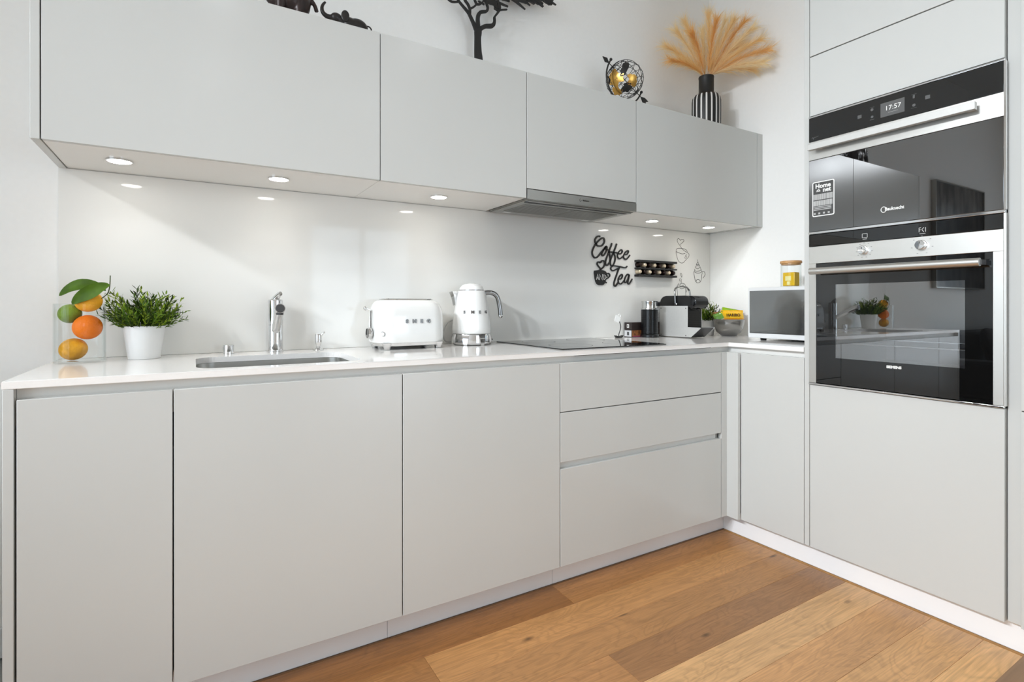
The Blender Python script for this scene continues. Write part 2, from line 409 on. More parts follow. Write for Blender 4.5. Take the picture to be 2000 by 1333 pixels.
M((2.13, 1.61, ZDB)).box(2.1+.0016, XR, YB, YB+.018, ZDB, ZDT, .0012).box(XR-.018, XR, YB-.0585, YB+.0002, ZDB, ZDT, .0012).done('corner_post', LACQ, label='light grey corner filler post where the two runs of cabinets meet', cat='filler')
t = thing('base_cabinet', 'light grey base cabinet between corner post and oven housing', 'cabinet', (2.4, 1.4, ZDB))
W(t).box(XR+.021, X1-.01, 1.245, YB-.062, ZDB+.002, .82).done('body', LACQ_IN, t, 0)
W(t).box(XR, XR+.019, 1.2435, YB-.0605, ZDB, ZDT, .0012).done('door', LACQ, t)
M((-.31, 1.88, 0)).box(-.3197, -.3005, YB, YW, 0, ZUC-.0005, .0012).done('end_panel', LACQ, label='light grey end panel closing the base cabinets at the left', cat='panel')
# grip channel under the worktop
m = M((1.0, 1.62, .82)); m.box(-.300, XR+.03, YB+.0235, YB+.026, .79, ZUC-.0008); m.box(XR+.0235, XR+.026, 1.2435, YB+.0235, .79, ZUC-.0008)
m.done('grip_channel', GRIP, smooth=0, label='recessed grey grip channel running under the worktop edge', cat='channel')
# plinths
YP, XP = 1.667, 2.2115
for (a, b, lb) in ((-.3003, .5755, 'pale plinth board below the sink cabinet, leftmost'), (.5755, 1.2183, 'pale plinth board in the middle of the long run'), (1.2183, XP+.016, 'pale plinth board below the drawers, ending in the corner')):
    M(((a+b)/2, YP, 0)).box(a+.0006, b-.0006, YP, YP+.016, .0012, ZDB-.001, .0006, 1).done('plinth_board', PLINTH, label=lb, cat='plinth', group='plinth boards of the long run')
M((XP, .5, 0)).box(XP, XP+.016, -.62, YP-.0005, .0012, ZDB-.001, .0006, 1).done('plinth_board', PLINTH, label='long pale plinth board below the oven housing', cat='plinth')

# worktop with sink opening
SX0, SX1, SY0, SY1 = .050, .497, 1.648, 2.004
m = M((1.0, 1.9, ZUC))
m.prism([(-.3213, YB), (2.1525, YB), (2.1525, 1.2425), (X1-.001, 1.2425), (X1-.001, YW-.001), (-.3213, YW-.001)], lambda a, b: (a, b, ZUC), lambda a, b: (a, b, ZT))
es = [e for e in m.bm.edges if abs(e.verts[0].co.z - e.verts[1].co.z) < 1e-6]
bmesh.ops.bevel(m.bm, geom=es, offset=.0012, segments=2, affect='EDGES')
top = m.done('worktop', STONE, label='white L-shaped stone worktop with polished surface', cat='worktop', smooth=15)
c = M((0, 0, 0)); c.prism(rrect((SX0+SX1)/2, (SY0+SY1)/2, (SX1-SX0)/2, (SY1-SY0)/2, .055, 10), lambda a, b: (a, b, ZUC-.05), lambda a, b: (a, b, ZT+.05))
co = c.done('cutter', STONE)
modify(top, ('BOOLEAN', dict(operation='DIFFERENCE', object=co, solver='EXACT')))
bpy.data.objects.remove(co)
top.data.polygons.foreach_set('use_smooth', [False]*len(top.data.polygons))
# sink
t = thing('sink', 'undermounted stainless steel sink set into the worktop', 'sink', (.27, 1.83, .70))
m = W(t); rings = []
for (z, d, r) in ((ZUC-.0008, -.012, .067), (ZUC-.0008, .0, .055), (.80, .002, .052), (.735, .006, .05), (.715, .022, .045), (.712, .06, .03)):
    rings.append([(a, b, z) for a, b in rrect((SX0+SX1)/2, (SY0+SY1)/2, (SX1-SX0)/2-d, (SY1-SY0)/2-d, r, 8)])
m.loft(rings, cap=False); 
m.f([m.v(p) for p in rings[-1]])
m.done('basin', SINKM, t, 50)
W(t).lathe([(.045, .7125), (.045, .7155), (.03, .7145), (.028, .7135)], ((SX0+SX1)/2, (SY0+SY1)/2, 0)).done('drain', CHROME, t)
# back panel
M((1.2, YW, ZT)).box(-.3213, X1-.001, YW-.0065, YW-.0004, ZT+.0005, 1.4965, .0006, 1).done('backsplash_panel', SPLASH, label='glossy white back panel between worktop and wall cabinets', cat='backsplash')

# ------------------------------------------------------------------ wall cabinets
YU, ZUB, ZUT = 1.8245, 1.4973, 2.009
def wall_cabinet(name, label, x0, x1, zb=ZUB, cat='cabinet'):
    t = thing(name, label, cat, ((x0+x1)/2, (YU+YW)/2, ZUB))
    W(t).box(x0+.0008, x1-.0008, YU+.021, YW, ZUB+.0012 if zb == ZUB else 1.545, ZUT-.004).done('body', CARC, t, 0)
    W(t).box(x0+.0014, x1-.0014, YU, YU+.019, zb, ZUT, .0012).done('door', LACQ, t)
    return t
wall_cabinet('wall_cabinet', 'widest wall cabinet, at the left above the sink', -.2985, .6012)
wall_cabinet('wall_cabinet', 'wall cabinet between the wide left one and the hood', .6012, 1.2028)
wall_cabinet('wall_cabinet', 'glossy short-doored wall cabinet above the cooker hood', 1.2028, 1.803, 1.538)
wall_cabinet('wall_cabinet', 'wide wall cabinet between hood and right wall', 1.803, 2.7012)
M((-.31, 2.0, ZUB)).box(-.3197, -.3000, YU, YW, ZUB-.0015, ZUT, .0012).done('end_panel', LACQ, label='light grey end panel closing the wall cabinets at the left', cat='panel')
M((2.72, 2.0, ZUB)).box(2.7026, X1-.0005, YU, YU+.019, ZUB, ZUT, .0012).box(2.7026, X1-.0005, YU+.021, YW, ZUB+.0012, ZUT-.004).done('filler_strip', LACQ, label='narrow light grey filler between wall cabinets and right wall', cat='filler')
# downlights
for (x, lb) in ((-.147, 'leftmost small round downlight under the wall cabinets, above the vase'), (.296, 'small round downlight under the wall cabinets, above the tap'), (.888, 'small round downlight under the wall cabinets, left of the hood'), (2.067, 'small round downlight under the wall cabinets, just right of the hood'), (2.501, 'small round downlight under the wall cabinets, nearest the right wall')):
    t = thing('downlight', lb, 'downlight', (x, 1.985, ZUB), group='downlights under the wall cabinets')
    M().lathe([(.0345, .0008), (.0345, -.0025), (.031, -.0032), (.030, -.0018), (.030, .0005)]).done('ring', CHROME, t)
    M().lathe([(.0298, .0006), (.0298, -.0030), (.001, -.0034)]).done('lens', LENS_D, t)
    l = bpy.data.lights.new('downlight_lamp', 'AREA'); l.shape = 'DISK'; l.size = .055; l.energy = .22; l.color = (1, .975, .94); l.spread = R(115)
    lo = bpy.data.objects.new('downlight_lamp', l); COL.objects.link(lo); lo.parent = t; lo.location = (0, 0, -.0046)
# cooker hood
t = thing('cooker_hood', 'slim stainless pull-out cooker hood below the short cabinet', 'hood', (1.5, 2.0, 1.49))
W(t).box(1.2045, 1.8015, YU-.001, YU+.02, 1.4955, 1.5345, .001).done('fascia', STEEL_X, t)
m = W(t); m.box(1.206, 1.80, YU+.0205, 2.150, 1.494, 1.540)
m.done('body', STEEL_X, t, 0)
m = W(t); m.box(1.212, 1.794, YU+.024, 2.146, 1.4895, 1.4939, .001)
m.done('frame', STEEL_X, t)
for (a, b) in ((1.245, 1.499), (1.503, 1.757)):
    m = W(t); m.box(a, b, 1.905, 2.09, 1.4875, 1.4893)
    for k in range(14):
        y_ = 1.911 + k*.0127; m.box(a+.006, b-.006, y_, y_+.006, 1.4861, 1.4874)
    m.done('grease_filter', STEEL_X, t, 0)
for x in (1.275, 1.73):
    W(t).box(x-.02, x+.02, 2.098, 2.118, 1.4880, 1.4894, .001).done('lamp_cover', WHITEPL, t)
W(t).box(1.235, 1.775, YU+.034, YU+.050, 1.4878, 1.4893, .0006).done('slot', DGREY, t)
W(t).lathe([(.010, 1.4892), (.010, 1.486), (.001, 1.486)], (1.222, YU+.032, 0)).done('button', BLKPL, t)
pm = M(); pm.tube([(0.0-.024+.0045*math.cos(R(k*20)), YU-.0013-2.0, .0265+.0052*math.sin(R(k*20))) for k in range(4, 19)], .0009, 6)
pm.done('maker_mark', PRINTD, t)
text('maker_name', 'Bauknecht', .0082, PRINTD, t, lambda a, b, d: (a + .006, YU-.0014-2.0, b + .0262), bold=.0002)
# hob
t = thing('hob', 'flush black glass induction hob in the worktop', 'hob', (1.525, 1.90, ZT))
W(t).box(1.247, 1.803, 1.642, 2.155, ZT+.0003, ZT+.0042, .0012).done('glass_plate', BLKGLASS, t)
for (x, y, r) in ((1.39, 1.78, .09), (1.39, 2.02, .075), (1.66, 1.78, .075), (1.66, 2.02, .09)):
    m = W(t); m.loft([[(x+(r+q)*math.cos(R(a*7.5)), y+(r+q)*math.sin(R(a*7.5)), ZT+.0044) for a in range(48)] for q in (0, .0015)], cap=False)
    m.done('cooking_zone_mark', PRINTD, t, 0)
M((1.65, 1.6, ZUC-.001)).box(1.27, 2.03, YB+.001, YB+.02, ZUC-.0016, ZUC-.0002).done('gasket', BLKPL, label='thin black strip under the worktop edge in front of the hob', cat='strip', smooth=0)

# ------------------------------------------------------------------ oven housing
t = thing('oven_housing', 'tall light grey housing cabinet holding both ovens', 'cabinet', (2.45, .93, .1))
YO0, YO1 = .6225, 1.2195
W(t).box(XR, X1-.003, 1.2215, 1.2415, ZDB+.0005, 2.62, .0012).done('side_panel', LACQ, t)
m = W(t); m.box(XR+.021, X1-.004, YO0+.001, YO1, ZDB+.002, .748); m.box(XR+.021, X1-.004, YO0+.001, YO1, 1.8145, 2.60); m.box(X1-.02, X1-.004, YO0+.001, YO1, .749, 1.8140)
m.done('body', LACQ_IN, t, 0)
W(t).box(XR, XR+.019, YO0+.0015, YO1-.0002, ZDB, .7475, .0012).done('door', LACQ, t)
W(t).box(XR, XR+.019, YO0+.0015, YO1-.0002, 1.8155, 2.0505, .0012).done('door', LACQ, t)
W(t).box(XR, XR+.019, YO0+.0015, YO1-.0002, 2.0545, 2.60, .0012).done('door', LACQ, t)
t = thing('tall_cabinet', 'tall light grey cabinet at the right edge beside the oven housing', 'cabinet', (2.45, .28, .1))
W(t).box(XR+.021, X1-.004, -.013, .584, ZDB+.002, 2.60).done('body', LACQ_IN, t, 0)
W(t).box(XR, XR+.019, -.012, .5865, ZDB, .7455, .0012).done('door', LACQ, t)
W(t).box(XR, XR+.019, -.012, .5865, .7485, 2.60, .0012).done('door', LACQ, t)
M((2.3, .604, ZDB)).box(XR+.017, X1-.004, .5885, .6215, ZDB+.001, 2.60, .001).done('filler_strip', LACQ, label='recessed light grey filler strip right of the oven housing', cat='filler')

def XF(x):      # lettering and marks on a front that faces -x, relative to a root at origin (rx,ry,rz)
    return lambda root, y, z: (lambda a, b, d: (x - d - root.location.x, y - a - root.location.y, z + b - root.location.z))
XO = XR - .008   # oven glass plane
# ---- compact oven
t = thing('compact_oven', 'black glass compact oven with flat bar handle, the upper oven', 'oven', (2.4, .92, 1.345))
W(t).box(XR+.004, 2.70, YO0+.012, YO1-.012, 1.356, 1.806).done('body', DGREY, t, 0)
cp = W(t).box(XO, XR+.003, YO0+.001, YO1-.001, 1.7105, 1.804, .001).done('control_panel', BLKGLASS, t)
W(t).box(XO-.001, XR+.003, YO0-.003, YO1+.0, 1.8045, 1.8105, .001).done('top_trim', CHROME, t)
dr = W(t).box(XO, XR+.003, YO0+.001, YO1-.001, 1.3535, 1.6355, .001).done('door_glass', MIRRORGLASS, t)
W(t).box(XO-.001, XR+.003, YO0+.0, YO1-.001, 1.6365, 1.7095, .001).done('door_band', STEEL, t)
h = W(t).box(XO-.040, XO-.022, .680, 1.203, 1.6685, 1.692, .001).done('handle', ALU, t)
for y in (.70, 1.175): W(t).box(XO-.0225, XO-.0005, y-.012, y+.012, 1.673, 1.688, .001).done('handle_bracket', ALU, t)
W(t).box(XO-.002, XR+.003, YO0-.003, YO1, 1.3435, 1.3525, .001).done('bottom_trim', CHROME, t)
W(t).box(XO-.0005, XR+.003, YO0-.0045, YO0+.0005, 1.353, 1.804).done('side_trim', CHROME, t, 0)
XT = XF(XO-.0003)
W(t).box(XO-.0006, XO-.0001, .8853, .9604, 1.7315, 1.7810).done('display', mat('display_grey', (92, 92, 92), .25), cp, 0)
text('clock_digits', '17:57', .023, PRINTW, cp, XF(XO-.0008)(t, .921, 1.7590), sx=1.0)
W(t).box(XO-.0009, XO-.0007, .905, .936, 1.7430, 1.7442).done('display_line', PRINTG, cp, 0)
for (y, z, k) in ((1.030, 1.7565, 's'), (.988, 1.7715, 'h'), (.9877, 1.7415, 'u'), (.858, 1.7745, 't'), (.8575, 1.7440, 'd'), (.818, 1.7585, 'g')):
    m = W(t); g = .0062
    if k in 'sg': m.box(XO-.0006, XO-.0001, y-g*1.1, y+g*1.1, z-g, z+g)
    elif k == 'd': m.lathe([(.005, 0), (.005, .0005)], (XO-.0006, y, z), 16, Matrix.Rotation(R(90), 4, 'Y')); m.box(XO-.0006, XO-.0001, y-.008, y+.008, z-.0095, z-.0085)
    elif k == 't': m.box(XO-.0006, XO-.0001, y-.003, y+.003, z-.007, z+.004); m.box(XO-.0006, XO-.0001, y-.008, y+.008, z+.006, z+.007)
    elif k == 'h': m.lathe([(.005, 0), (.005, .0005)], (XO-.0006, y, z-.002), 16, Matrix.Rotation(R(90), 4, 'Y')); m.box(XO-.0006, XO-.0001, y-.007, y+.007, z+.006, z+.007)
    else: m.lathe([(.0045, 0), (.0045, .0005)], (XO-.0006, y, z+.002), 16, Matrix.Rotation(R(90), 4, 'Y')); m.box(XO-.0006, XO-.0001, y-.007, y+.007, z-.0085, z-.007)
    m.done('touch_symbol', DIM, cp, 0)
m = W(t); m.strip(smooth2([(0, 0), (.004, .005), (.006, -.003), (.010, .004), (.016, .003), (.026, .005)]), .0016, lambda a, b, d: (XO-d, 1.206-a, 1.722+b), .0006, .0002)
m.done('maker_mark', DIM, cp, 0)
# rating sticker
W(t).prism(rrect(1.162, 1.4797, .0422, .0682, .006, 4), lambda a, b: (XO-.0006, a, b), lambda a, b: (XO-.0001, a, b)).done('sticker', PRINTW, dr, 0)
W(t).prism(rrect(1.162, 1.4797, .0386, .0646, .004, 4), lambda a, b: (XO-.0009, a, b), lambda a, b: (XO-.0006, a, b)).done('sticker_field', mat('sticker_grey', (66, 66, 65), .3), dr, 0)
text('sticker_words', 'Home', .0235, PRINTW, dr, XF(XO-.0012)(t, 1.1625, 1.5295), bold=.0007)
text('sticker_words', 'net', .0235, PRINTW, dr, XF(XO-.0012)(t, 1.1480, 1.5125), bold=.0007)
m = W(t); m.strip([(0, -.004), (0, .001), (.006, .0055), (.012, .001), (.012, -.004)], .0022, lambda a, b, d: (XO-d, 1.186-a, 1.512+b), .0014, .0010)
for k in range(3): m.strip([(.002, -.003+k*.002), (.010, -.003+k*.002)], .001, lambda a, b, d: (XO-d, 1.186-a, 1.512+b), .0014, .0010)
m.done('sticker_mark', PRINTW, dr, 0)
m = W(t); random.seed(3)
for (z1_, z0_) in ((1.4985, 1.4765), (1.4730, 1.4530)):
    y = 1.1995
    while y > 1.1265:
        w_ = min(random.uniform(.004, .010), y-1.1262); m.box(XO-.0012, XO-.0010, y-w_, y, z0_, z1_); y -= w_+.0012
for k in range(3):
    m.box(XO-.0012, XO-.0010, 1.131, 1.1985, 1.4475-k*.0058, 1.4505-k*.0058)
for k in range(4): m.box(XO-.0012, XO-.0010, 1.191-k*.018, 1.1985-k*.018, 1.4195, 1.4265)
m.done('sticker_print', mat('sticker_light', (176, 176, 174), .4), dr, 0)
m = W(t); m.tube([(XO-.0010, .950-.0085*math.cos(R(k*18)), 1.4025+.0098*math.sin(R(k*18))) for k in range(1, 19)], .0013, 6)
m.done('maker_mark', PRINTW, dr)
text('maker_name', 'Bauknecht', .0165, PRINTW, dr, XF(XO-.0006)(t, .9165, 1.4030), bold=.0004, sx=.86)
# ---- lower oven
t = thing('built_in_oven', 'stainless framed oven with two knobs and round bar handle, the lower oven', 'oven', (2.4, .92, .755))
cav = W(t)
# cavity (open box), seen dimly through the window
x0, x1, y0, y1, z0, z1 = XR+.030, 2.60, .69, 1.145, .83, 1.17
for b in ((x1, x1+.01, y0, y1, z0, z1), (x0, x1, y0-.01, y0, z0-.01, z1+.01), (x0, x1, y1, y1+.01, z0-.01, z1+.01), (x0, x1, y0, y1, z0-.01, z0), (x0, x1, y0, y1, z1, z1+.01)): cav.box(*b)
cav.done('cavity', mat('oven_enamel', (120, 122, 126), .35), t, 0)
m = W(t)
for k in range(22):
    y = y0+.01+k*(y1-y0-.02)/21; m.cyl((x0+.03, y, .915), (x1-.02, y, .915), .0016, n=6)
m.tube([(x0+.03, y0+.006, .915), (x0+.03, y1-.006, .915)], .003, 6); m.tube([(x1-.02, y0+.006, .915), (x1-.02, y1-.006, .915)], .003, 6)
m.done('rack', CHROME, t)
W(t).box(XO, XR+.003, YO0+.001, YO1-.001, 1.2955, 1.3415, .001).done('control_panel', BLKGLASS, t)
m = W(t)
for b in ((YO0+.001, YO1-.001, 1.2275, 1.2945), (YO0+.001, .6490, .757, 1.2275), (1.1905, YO1-.001, .757, 1.2275)): m.box(XO, XR+.003, b[0], b[1], b[2], b[3], .0008, 1)
m.done('frame', STEEL, t)
m = W(t)
xa, xb = XO+.003, XR+.003
for b in ((.6495, .7188, .759, 1.2265), (1.1179, 1.1900, .759, 1.2265), (.7188, 1.1179, .759, .8610), (.7188, 1.1179, 1.1430, 1.2265)): m.box(xa, xb, b[0], b[1], b[2], b[3])
dg = m.done('door_glass', BLKGLASS, t, 0)
W(t).box(xa+.0005, xa+.003, .7188, 1.1179, .8610, 1.1430).done('window', WINGLASS, dg, 0)
m = W(t); m.tube([(XO-.038, .668, 1.1955), (XO-.038, 1.1925, 1.1955)], .0130, 24); hd = m.done('handle', STEEL, t)
for y in (.676, 1.180): W(t).box(XO-.036, xa-.0003, y-.011, y+.011, 1.1875, 1.2035, .001).done('handle_bracket', DGREY, t)
W(t).box(XO-.002, XR+.003, YO0, YO1-.001, .7500, .7562, .001).done('bottom_trim', CHROME, t)
W(t).box(XO-.0005, XR+.003, YO0-.0045, YO0+.0005, .757, 1.3425).done('side_trim', STEEL, t, 0)
for (y, z, n_, r_) in ((1.0146, 1.2645, 11, .0265), (.8341, 1.2655, 7, .0305)):
    rot = Matrix.Rotation(R(-90), 4, 'Y')
    kb = M(t.location).lathe([(.0165, .0), (.0165, .003), (.0155, .0035), (.0150, .018), (.0138, .0195), (.001, .0190)], (XO, y, z), 32, rot).done('knob', CHROME, t)
    W(t).box(XO-.0200, XO-.0194, y-.0012, y+.0012, z+.004, z+.011).done('pointer', PRINTD, kb, 0)
    for k in range(n_):
        a = R(90 + 360*k/n_)
        W(t).box(XO-.0006, XO+.0001, y-r_*math.cos(a)-.0022, y-r_*math.cos(a)+.0022, z+r_*math.sin(a)-.0010, z+r_*math.sin(a)+.0010).done('scale_mark', PRINTG, t, 0)
SWP = mat('soft_white_print', (205, 205, 203), .4)
m = W(t); q = lambda a, b, d: (XO-d, 1.0125-a, 1.3175+b)
for a, b in (((-.0085, -.007), (-.0085, .007)), ((.0085, -.007), (.0085, .007)), ((-.0085, -.007), (.0085, -.007)), ((-.0085, .007), (.0085, .007))): m.strip([a, b], .0013, q, .0005, .0001)
m.strip([(-.007, -.0125), (.007, -.0125)], .0016, q, .0005, .0001)
m.done('oven_symbol', SWP, t, 0); m = W(t)
q2 = lambda a, b, d: (XO-d, .8325-a, 1.3165+b)
for ln in ([(-.010, -.007), (-.010, .008), (-.005, .008)], [(-.010, .001), (-.0055, .001)], [(.0035, .008), (-.002, .001), (.0035, -.007)], [(.0085, -.007), (.0085, .008)], [(-.009, -.0125), (.008, -.0125)]): m.strip(ln, .0015, q2, .0005, .0001)
m.done('oven_symbol', SWP, t, 0)
text('maker_name', 'SIEMENS', .0125, PRINTW, dg, XF(xa-.0006)(t, .9193, .8450), bold=.0006)
# ------------------------------------------------------------------ tap, soap pump, waste knob
t = thing('kitchen_tap', 'chrome single-lever kitchen tap behind the sink', 'tap', (.3015, 2.118, ZT))
M().lathe([(.028, .0004), (.028, .003), (.0258, .0045), (.0258, .098), (.025, .0988)], n=40).done('base', CHROME, t)
M().lathe([(.025, .0992), (.0258, .1), (.0258, .187), (.023, .191), (.001, .191)], n=40).done('body', CHROME, t)
M().tube([(0, -.010, .075), (-.002, -.05, .100), (-.004, -.11, .134), (-.006, -.160, .157), (-.006, -.172, .1595)], [.0135, .0145, .0155, .0165, .0165], 24).done('spout', CHROME, t)
m = M(); m.cyl((-.006, -.1722, .1595), (-.006, -.1745, .1600), .0145, .0135, 24); m.cyl((-.006, -.158, .143), (-.006, -.158, .137), .012, .0115, 20)
m.done('spray_head', DGREY, t)
M().tube([(-.004, .0, .185), (.001, -.006, .196), (.006, -.014, .204), (.010, -.022, .2105), (.014, -.028, .2125)], [.013, .0125, .0105, .0085, .0075], 20).done('lever', CHROME, t)
t = thing('waste_knob', 'small round chrome waste control knob left of the tap', 'knob', (.150, 2.115, ZT))
M().lathe([(.019, .0004), (.019, .002), (.0172, .0025), (.0172, .030), (.0165, .031), (.001, .031)]).done('knob', CHROME, t)
M().box(-.0172, -.0160, -.0035, .0035, .012, .024).done('marker', DGREY, t, 0)
t = thing('soap_dispenser', 'small chrome soap pump right of the tap', 'soap dispenser', (.452, 2.118, ZT))
M().lathe([(.020, .0004), (.0195, .002), (.009, .008), (.0075, .014), (.0095, .022), (.0125, .030), (.0125, .058), (.011, .061), (.001, .061)]).done('pump', CHROME, t)
M().tube([(.0, 0, .052), (.008, -.006, .057), (.015, -.012, .065), (.021, -.015, .0675)], [.006, .005, .0038, .003], 10).done('nozzle', CHROME, t)

# ------------------------------------------------------------------ toaster
t = thing('toaster', 'white retro two-slot toaster with chrome base', 'toaster', (.7795, 2.062, ZT), R(2))
def body_rings(levels, r0=.06):
    return [[(a, b, z) for a, b in rrect(0, 0, hx*.965, hy, min(r0, hx-.001, hy-.001), 8)] for z, hx, hy in levels]
M().loft(body_rings([(.026, .143, .092), (.030, .1445, .0935), (.06, .146, .0945), (.10, .1455, .094), (.14, .143, .091), (.162, .1395, .086), (.176, .134, .079), (.186, .126, .070), (.1905, .117, .062)])).done('body', WHITEG, t, 50)
m = M()
m.loft(body_rings([(.012, .137, .086), (.0145, .141, .090), (.0255, .1425, .0915)]))
m.done('base', CHROME, t, 40)
for sx in (-1, 1):
    for sy in (-1, 1):
        M().lathe([(.010, 0), (.0125, .001), (.0135, .008), (.019, .020), (.021, .0255)], (sx*.105, sy*.072, 0.0002), 20).done('foot', CHROME, t)
M().loft(body_rings([(.1902, .116, .060), (.1945, .113, .057), (.1955, .110, .054)])).done('top_plate', CHROME, t)
for sy in (-1, 1): M().box(-.09, .09, sy*.026-.014, sy*.026+.014, .1953, .1962).done('slot', BLK, t, 0)
M().box(-.1462, -.1440, -.0025, .0025, .085, .150).done('lever_slot', BLK, t, 0)
m = M(); m.tube([(-.143, 0, .150), (-.160, 0, .157)], .003, 10); m.ell((-.166, 0, .158), (.0085, .0085, .0085), n=16, m=10)
m.done('lever', CHROME, t)
rot = Matrix.Rotation(R(-90), 4, 'Y')
kb = M().lathe([(.023, 0), (.023, .004), (.0205, .006), (.0195, .014), (.017, .0155), (.001, .0150)], (-.1452, 0, .062), 32, rot).done('dial', CHROME, t)
M().lathe([(.0195, .0150), (.0150, .0165), (.0145, .0163)], (-.1452, 0, .062), 32, rot).done('dial_ring', DCHROME, kb)
M().box(-.1625, -.1605, -.004, .004, .056, .079).done('pointer', BLK, kb, 0)
rf = Matrix.Rotation(R(-42), 4, 'Z') @ Matrix.Rotation(R(90), 4, 'X'); bp_ = (-.1245, -.0785, .062)
bn = M().lathe([(.0085, 0), (.0085, .0030), (.0068, .004), (.001, .0038)], bp_, 24, rf).done('button', CHROME, t)
M().lathe([(.0062, .0038), (.0062, .0044), (.001, .0044)], bp_, 24, rf).done('button_cap', WHITEPL, bn)
for ch, x in zip('SMEG', (-.034, -.004, .026, .055)):
    text('maker_letter', ch, .0185, DCHROME, t, lambda a, b, d, x=x: (x + a*1.15, -.0946 - d, .108 + b), bold=.0012, depth=.003)

# ------------------------------------------------------------------ kettle
t = thing('electric_kettle', 'white retro kettle with chrome handle and base', 'kettle', (1.083, 2.084, ZT), R(-14))
M().lathe([(.070, .0004), (.080, .003), (.0835, .010), (.0842, .022), (.083, .040), (.0815, .0475)], n=48).done('base', CHROME, t)
for a in (-70, -20, 40, 110, 190, 240):
    M().loft([[(math.cos(R(a+da))*r, math.sin(R(a+da))*r, z) for da, r in ((-w_, .079), (-w_, q), (w_, q), (w_, .079))] for z, w_, q in ((.0006, 5, .087), (.008, 6, .0885), (.03, 8, .0875), (.047, 11, .084))]).done('base_foot', CHROME, t, 60)
M().lathe([(.0818, .049), (.0845, .052), (.0845, .070), (.082, .10), (.0765, .14), (.0700, .18), (.0640, .215), (.0590, .231), (.054, .234)], n=56).done('body', WHITEG, t, 50)
M().lathe([(.0535, .2342), (.0535, .2368)], n=48).done('lid_ring', DCHROME, t)
M().lathe([(.053, .2370), (.0525, .241), (.047, .252), (.036, .2605), (.018, .2655), (.001, .2668)], n=48).done('lid', WHITEG, t, 60)
# V-shaped spout lip
m = M()
m.loft([[(-.060-o, -w_, z), (-.066-o*1.1-.002, 0, z-.004), (-.060-o, w_, z), (-.058, 0, z-.001)] for z, o, w_ in ((.172, .012, .002), (.195, .016, .010), (.214, .021, .017), (.230, .028, .022))])
m.done('spout', CHROME, t, 30)
M().tube(smooth2([(.056, 0, .224), (.078, 0, .226), (.100, 0, .222), (.116, 0, .206), (.124, 0, .180), (.129, 0, .150), (.131, 0, .126)], 5), .0105, 16, flat=1.0).done('handle', DCHROME, t, 60)
M().ell((.131, 0, .1235), (.0108, .0108, .010), n=16, m=10).done('handle_tip', CHROME, t)
M().tube([(.084, .010, .022), (.093, .010, .021), (.096, .010, .018)], [.005, .004, .003], 8).done('switch', BLKPL, t)
for ch, a in zip('SMEG', (-125, -99, -76, -51)):
    ra = R(a); rr = .0755
    def pl_(a_, b_, d_, ra=ra): return (rr*math.cos(ra) - a_*1.1*math.sin(ra) + d_*math.cos(ra) + .0022*math.cos(ra), rr*math.sin(ra) + a_*1.1*math.cos(ra) + d_*math.sin(ra) + .0022*math.sin(ra), .141 + b_)
    text('maker_letter', ch, .0165, DCHROME, t, pl_, bold=.0008, depth=.003)
M().tube(smooth2([(-.05, .075, .012), (-.10, .055, .010), (-.115, .050, .035), (-.108, .052, .075), (-.085, .062, .100), (-.04, .078, .108)], 5), .0032, 8).done('cord', mat('grey_cord', (176, 176, 174), .5), t)

# ------------------------------------------------------------------ glass vase with fruit
vc = Vector((-.2470, 2.034, ZT))
M(vc).lathe([(.0615, .0006), (.0625, .003), (.0625, .174), (.0605, .1745), (.0600, .173), (.0600, .006), (.001, .005)], vc, 56).done('glass_vase', GLASS, label='clear cylindrical glass vase holding citrus fruit', cat='vase', smooth=40)
def peel(name, c, amt=.1, c2=None):
    m = mat(name, c, .5, Specular_IOR_Level=.3); grain(m, 34, amt, bump=.0, detail=6)
    b = bsdf(m); nz = N(m, 'ShaderNodeTexNoise'); nz.inputs['Scale'].default_value = 220; tc = N(m, 'ShaderNodeTexCoord'); L(m, tc.outputs['Object'], nz.inputs['Vector'])
    bp = N(m, 'ShaderNodeBump'); bp.inputs['Strength'].default_value = .5; bp.inputs['Distance'].default_value = .003; L(m, nz.outputs['Fac'], bp.inputs['Height']); L(m, bp.outputs[0], b.inputs['Normal']); return m
LEAF = grain(mat('citrus_leaf', (66, 94, 8), .55, Specular_IOR_Level=.2), 25, .3)
def fruit(name, label, cat, c, r, m_, rot=(0, 0, 0), tip=0.0):
    q = Matrix.Rotation(rot[2], 4, 'Z') @ Matrix.Rotation(rot[1], 4, 'Y')
    t = thing(name, label, cat, c)
    mm = M(); prof = []
    for i in range(1, 18):
        th = math.pi*i/18; z = -math.cos(th); rad = math.sin(th)
        zz = z*r[1] + (tip*max(0, (abs(z)-.86)/.14)**2*(1 if z > 0 else -.6))
        prof.append((rad*r[0], zz))
    mm.lathe(prof, n=28, mtx=q); mm.done('flesh', m_, t, 80)
    M().lathe([(.004, r[1]*.985+tip), (.0028, r[1]*1.0+tip+.001), (.001, r[1]+tip+.001)], n=10, mtx=q @ Matrix.Rotation(math.pi, 4, 'X')).done('stem_end', mat(name+'_stem', (92, 96, 44), .7), t)
    return t
fruit('lemon', 'orange-yellow lemon at the bottom of the glass vase', 'lemon', (-.2640, 2.042, .9315), (.0325, .0375), peel('lemon_peel', (216, 152, 4), .28), (0, R(78), R(-38)), .004)
fruit('orange', 'bright orange fruit in the middle of the glass vase', 'orange', (-.2285, 2.028, .9970), (.0365, .0372), peel('orange_peel', (236, 118, 2), .06), (0, R(70), R(-20)))
fruit('lime', 'green lime near the rim of the glass vase', 'lime', (-.2735, 2.052, 1.0375), (.0285, .0300), peel('lime_peel', (112, 138, 26), .3), (0, R(80), R(-32)), .003)
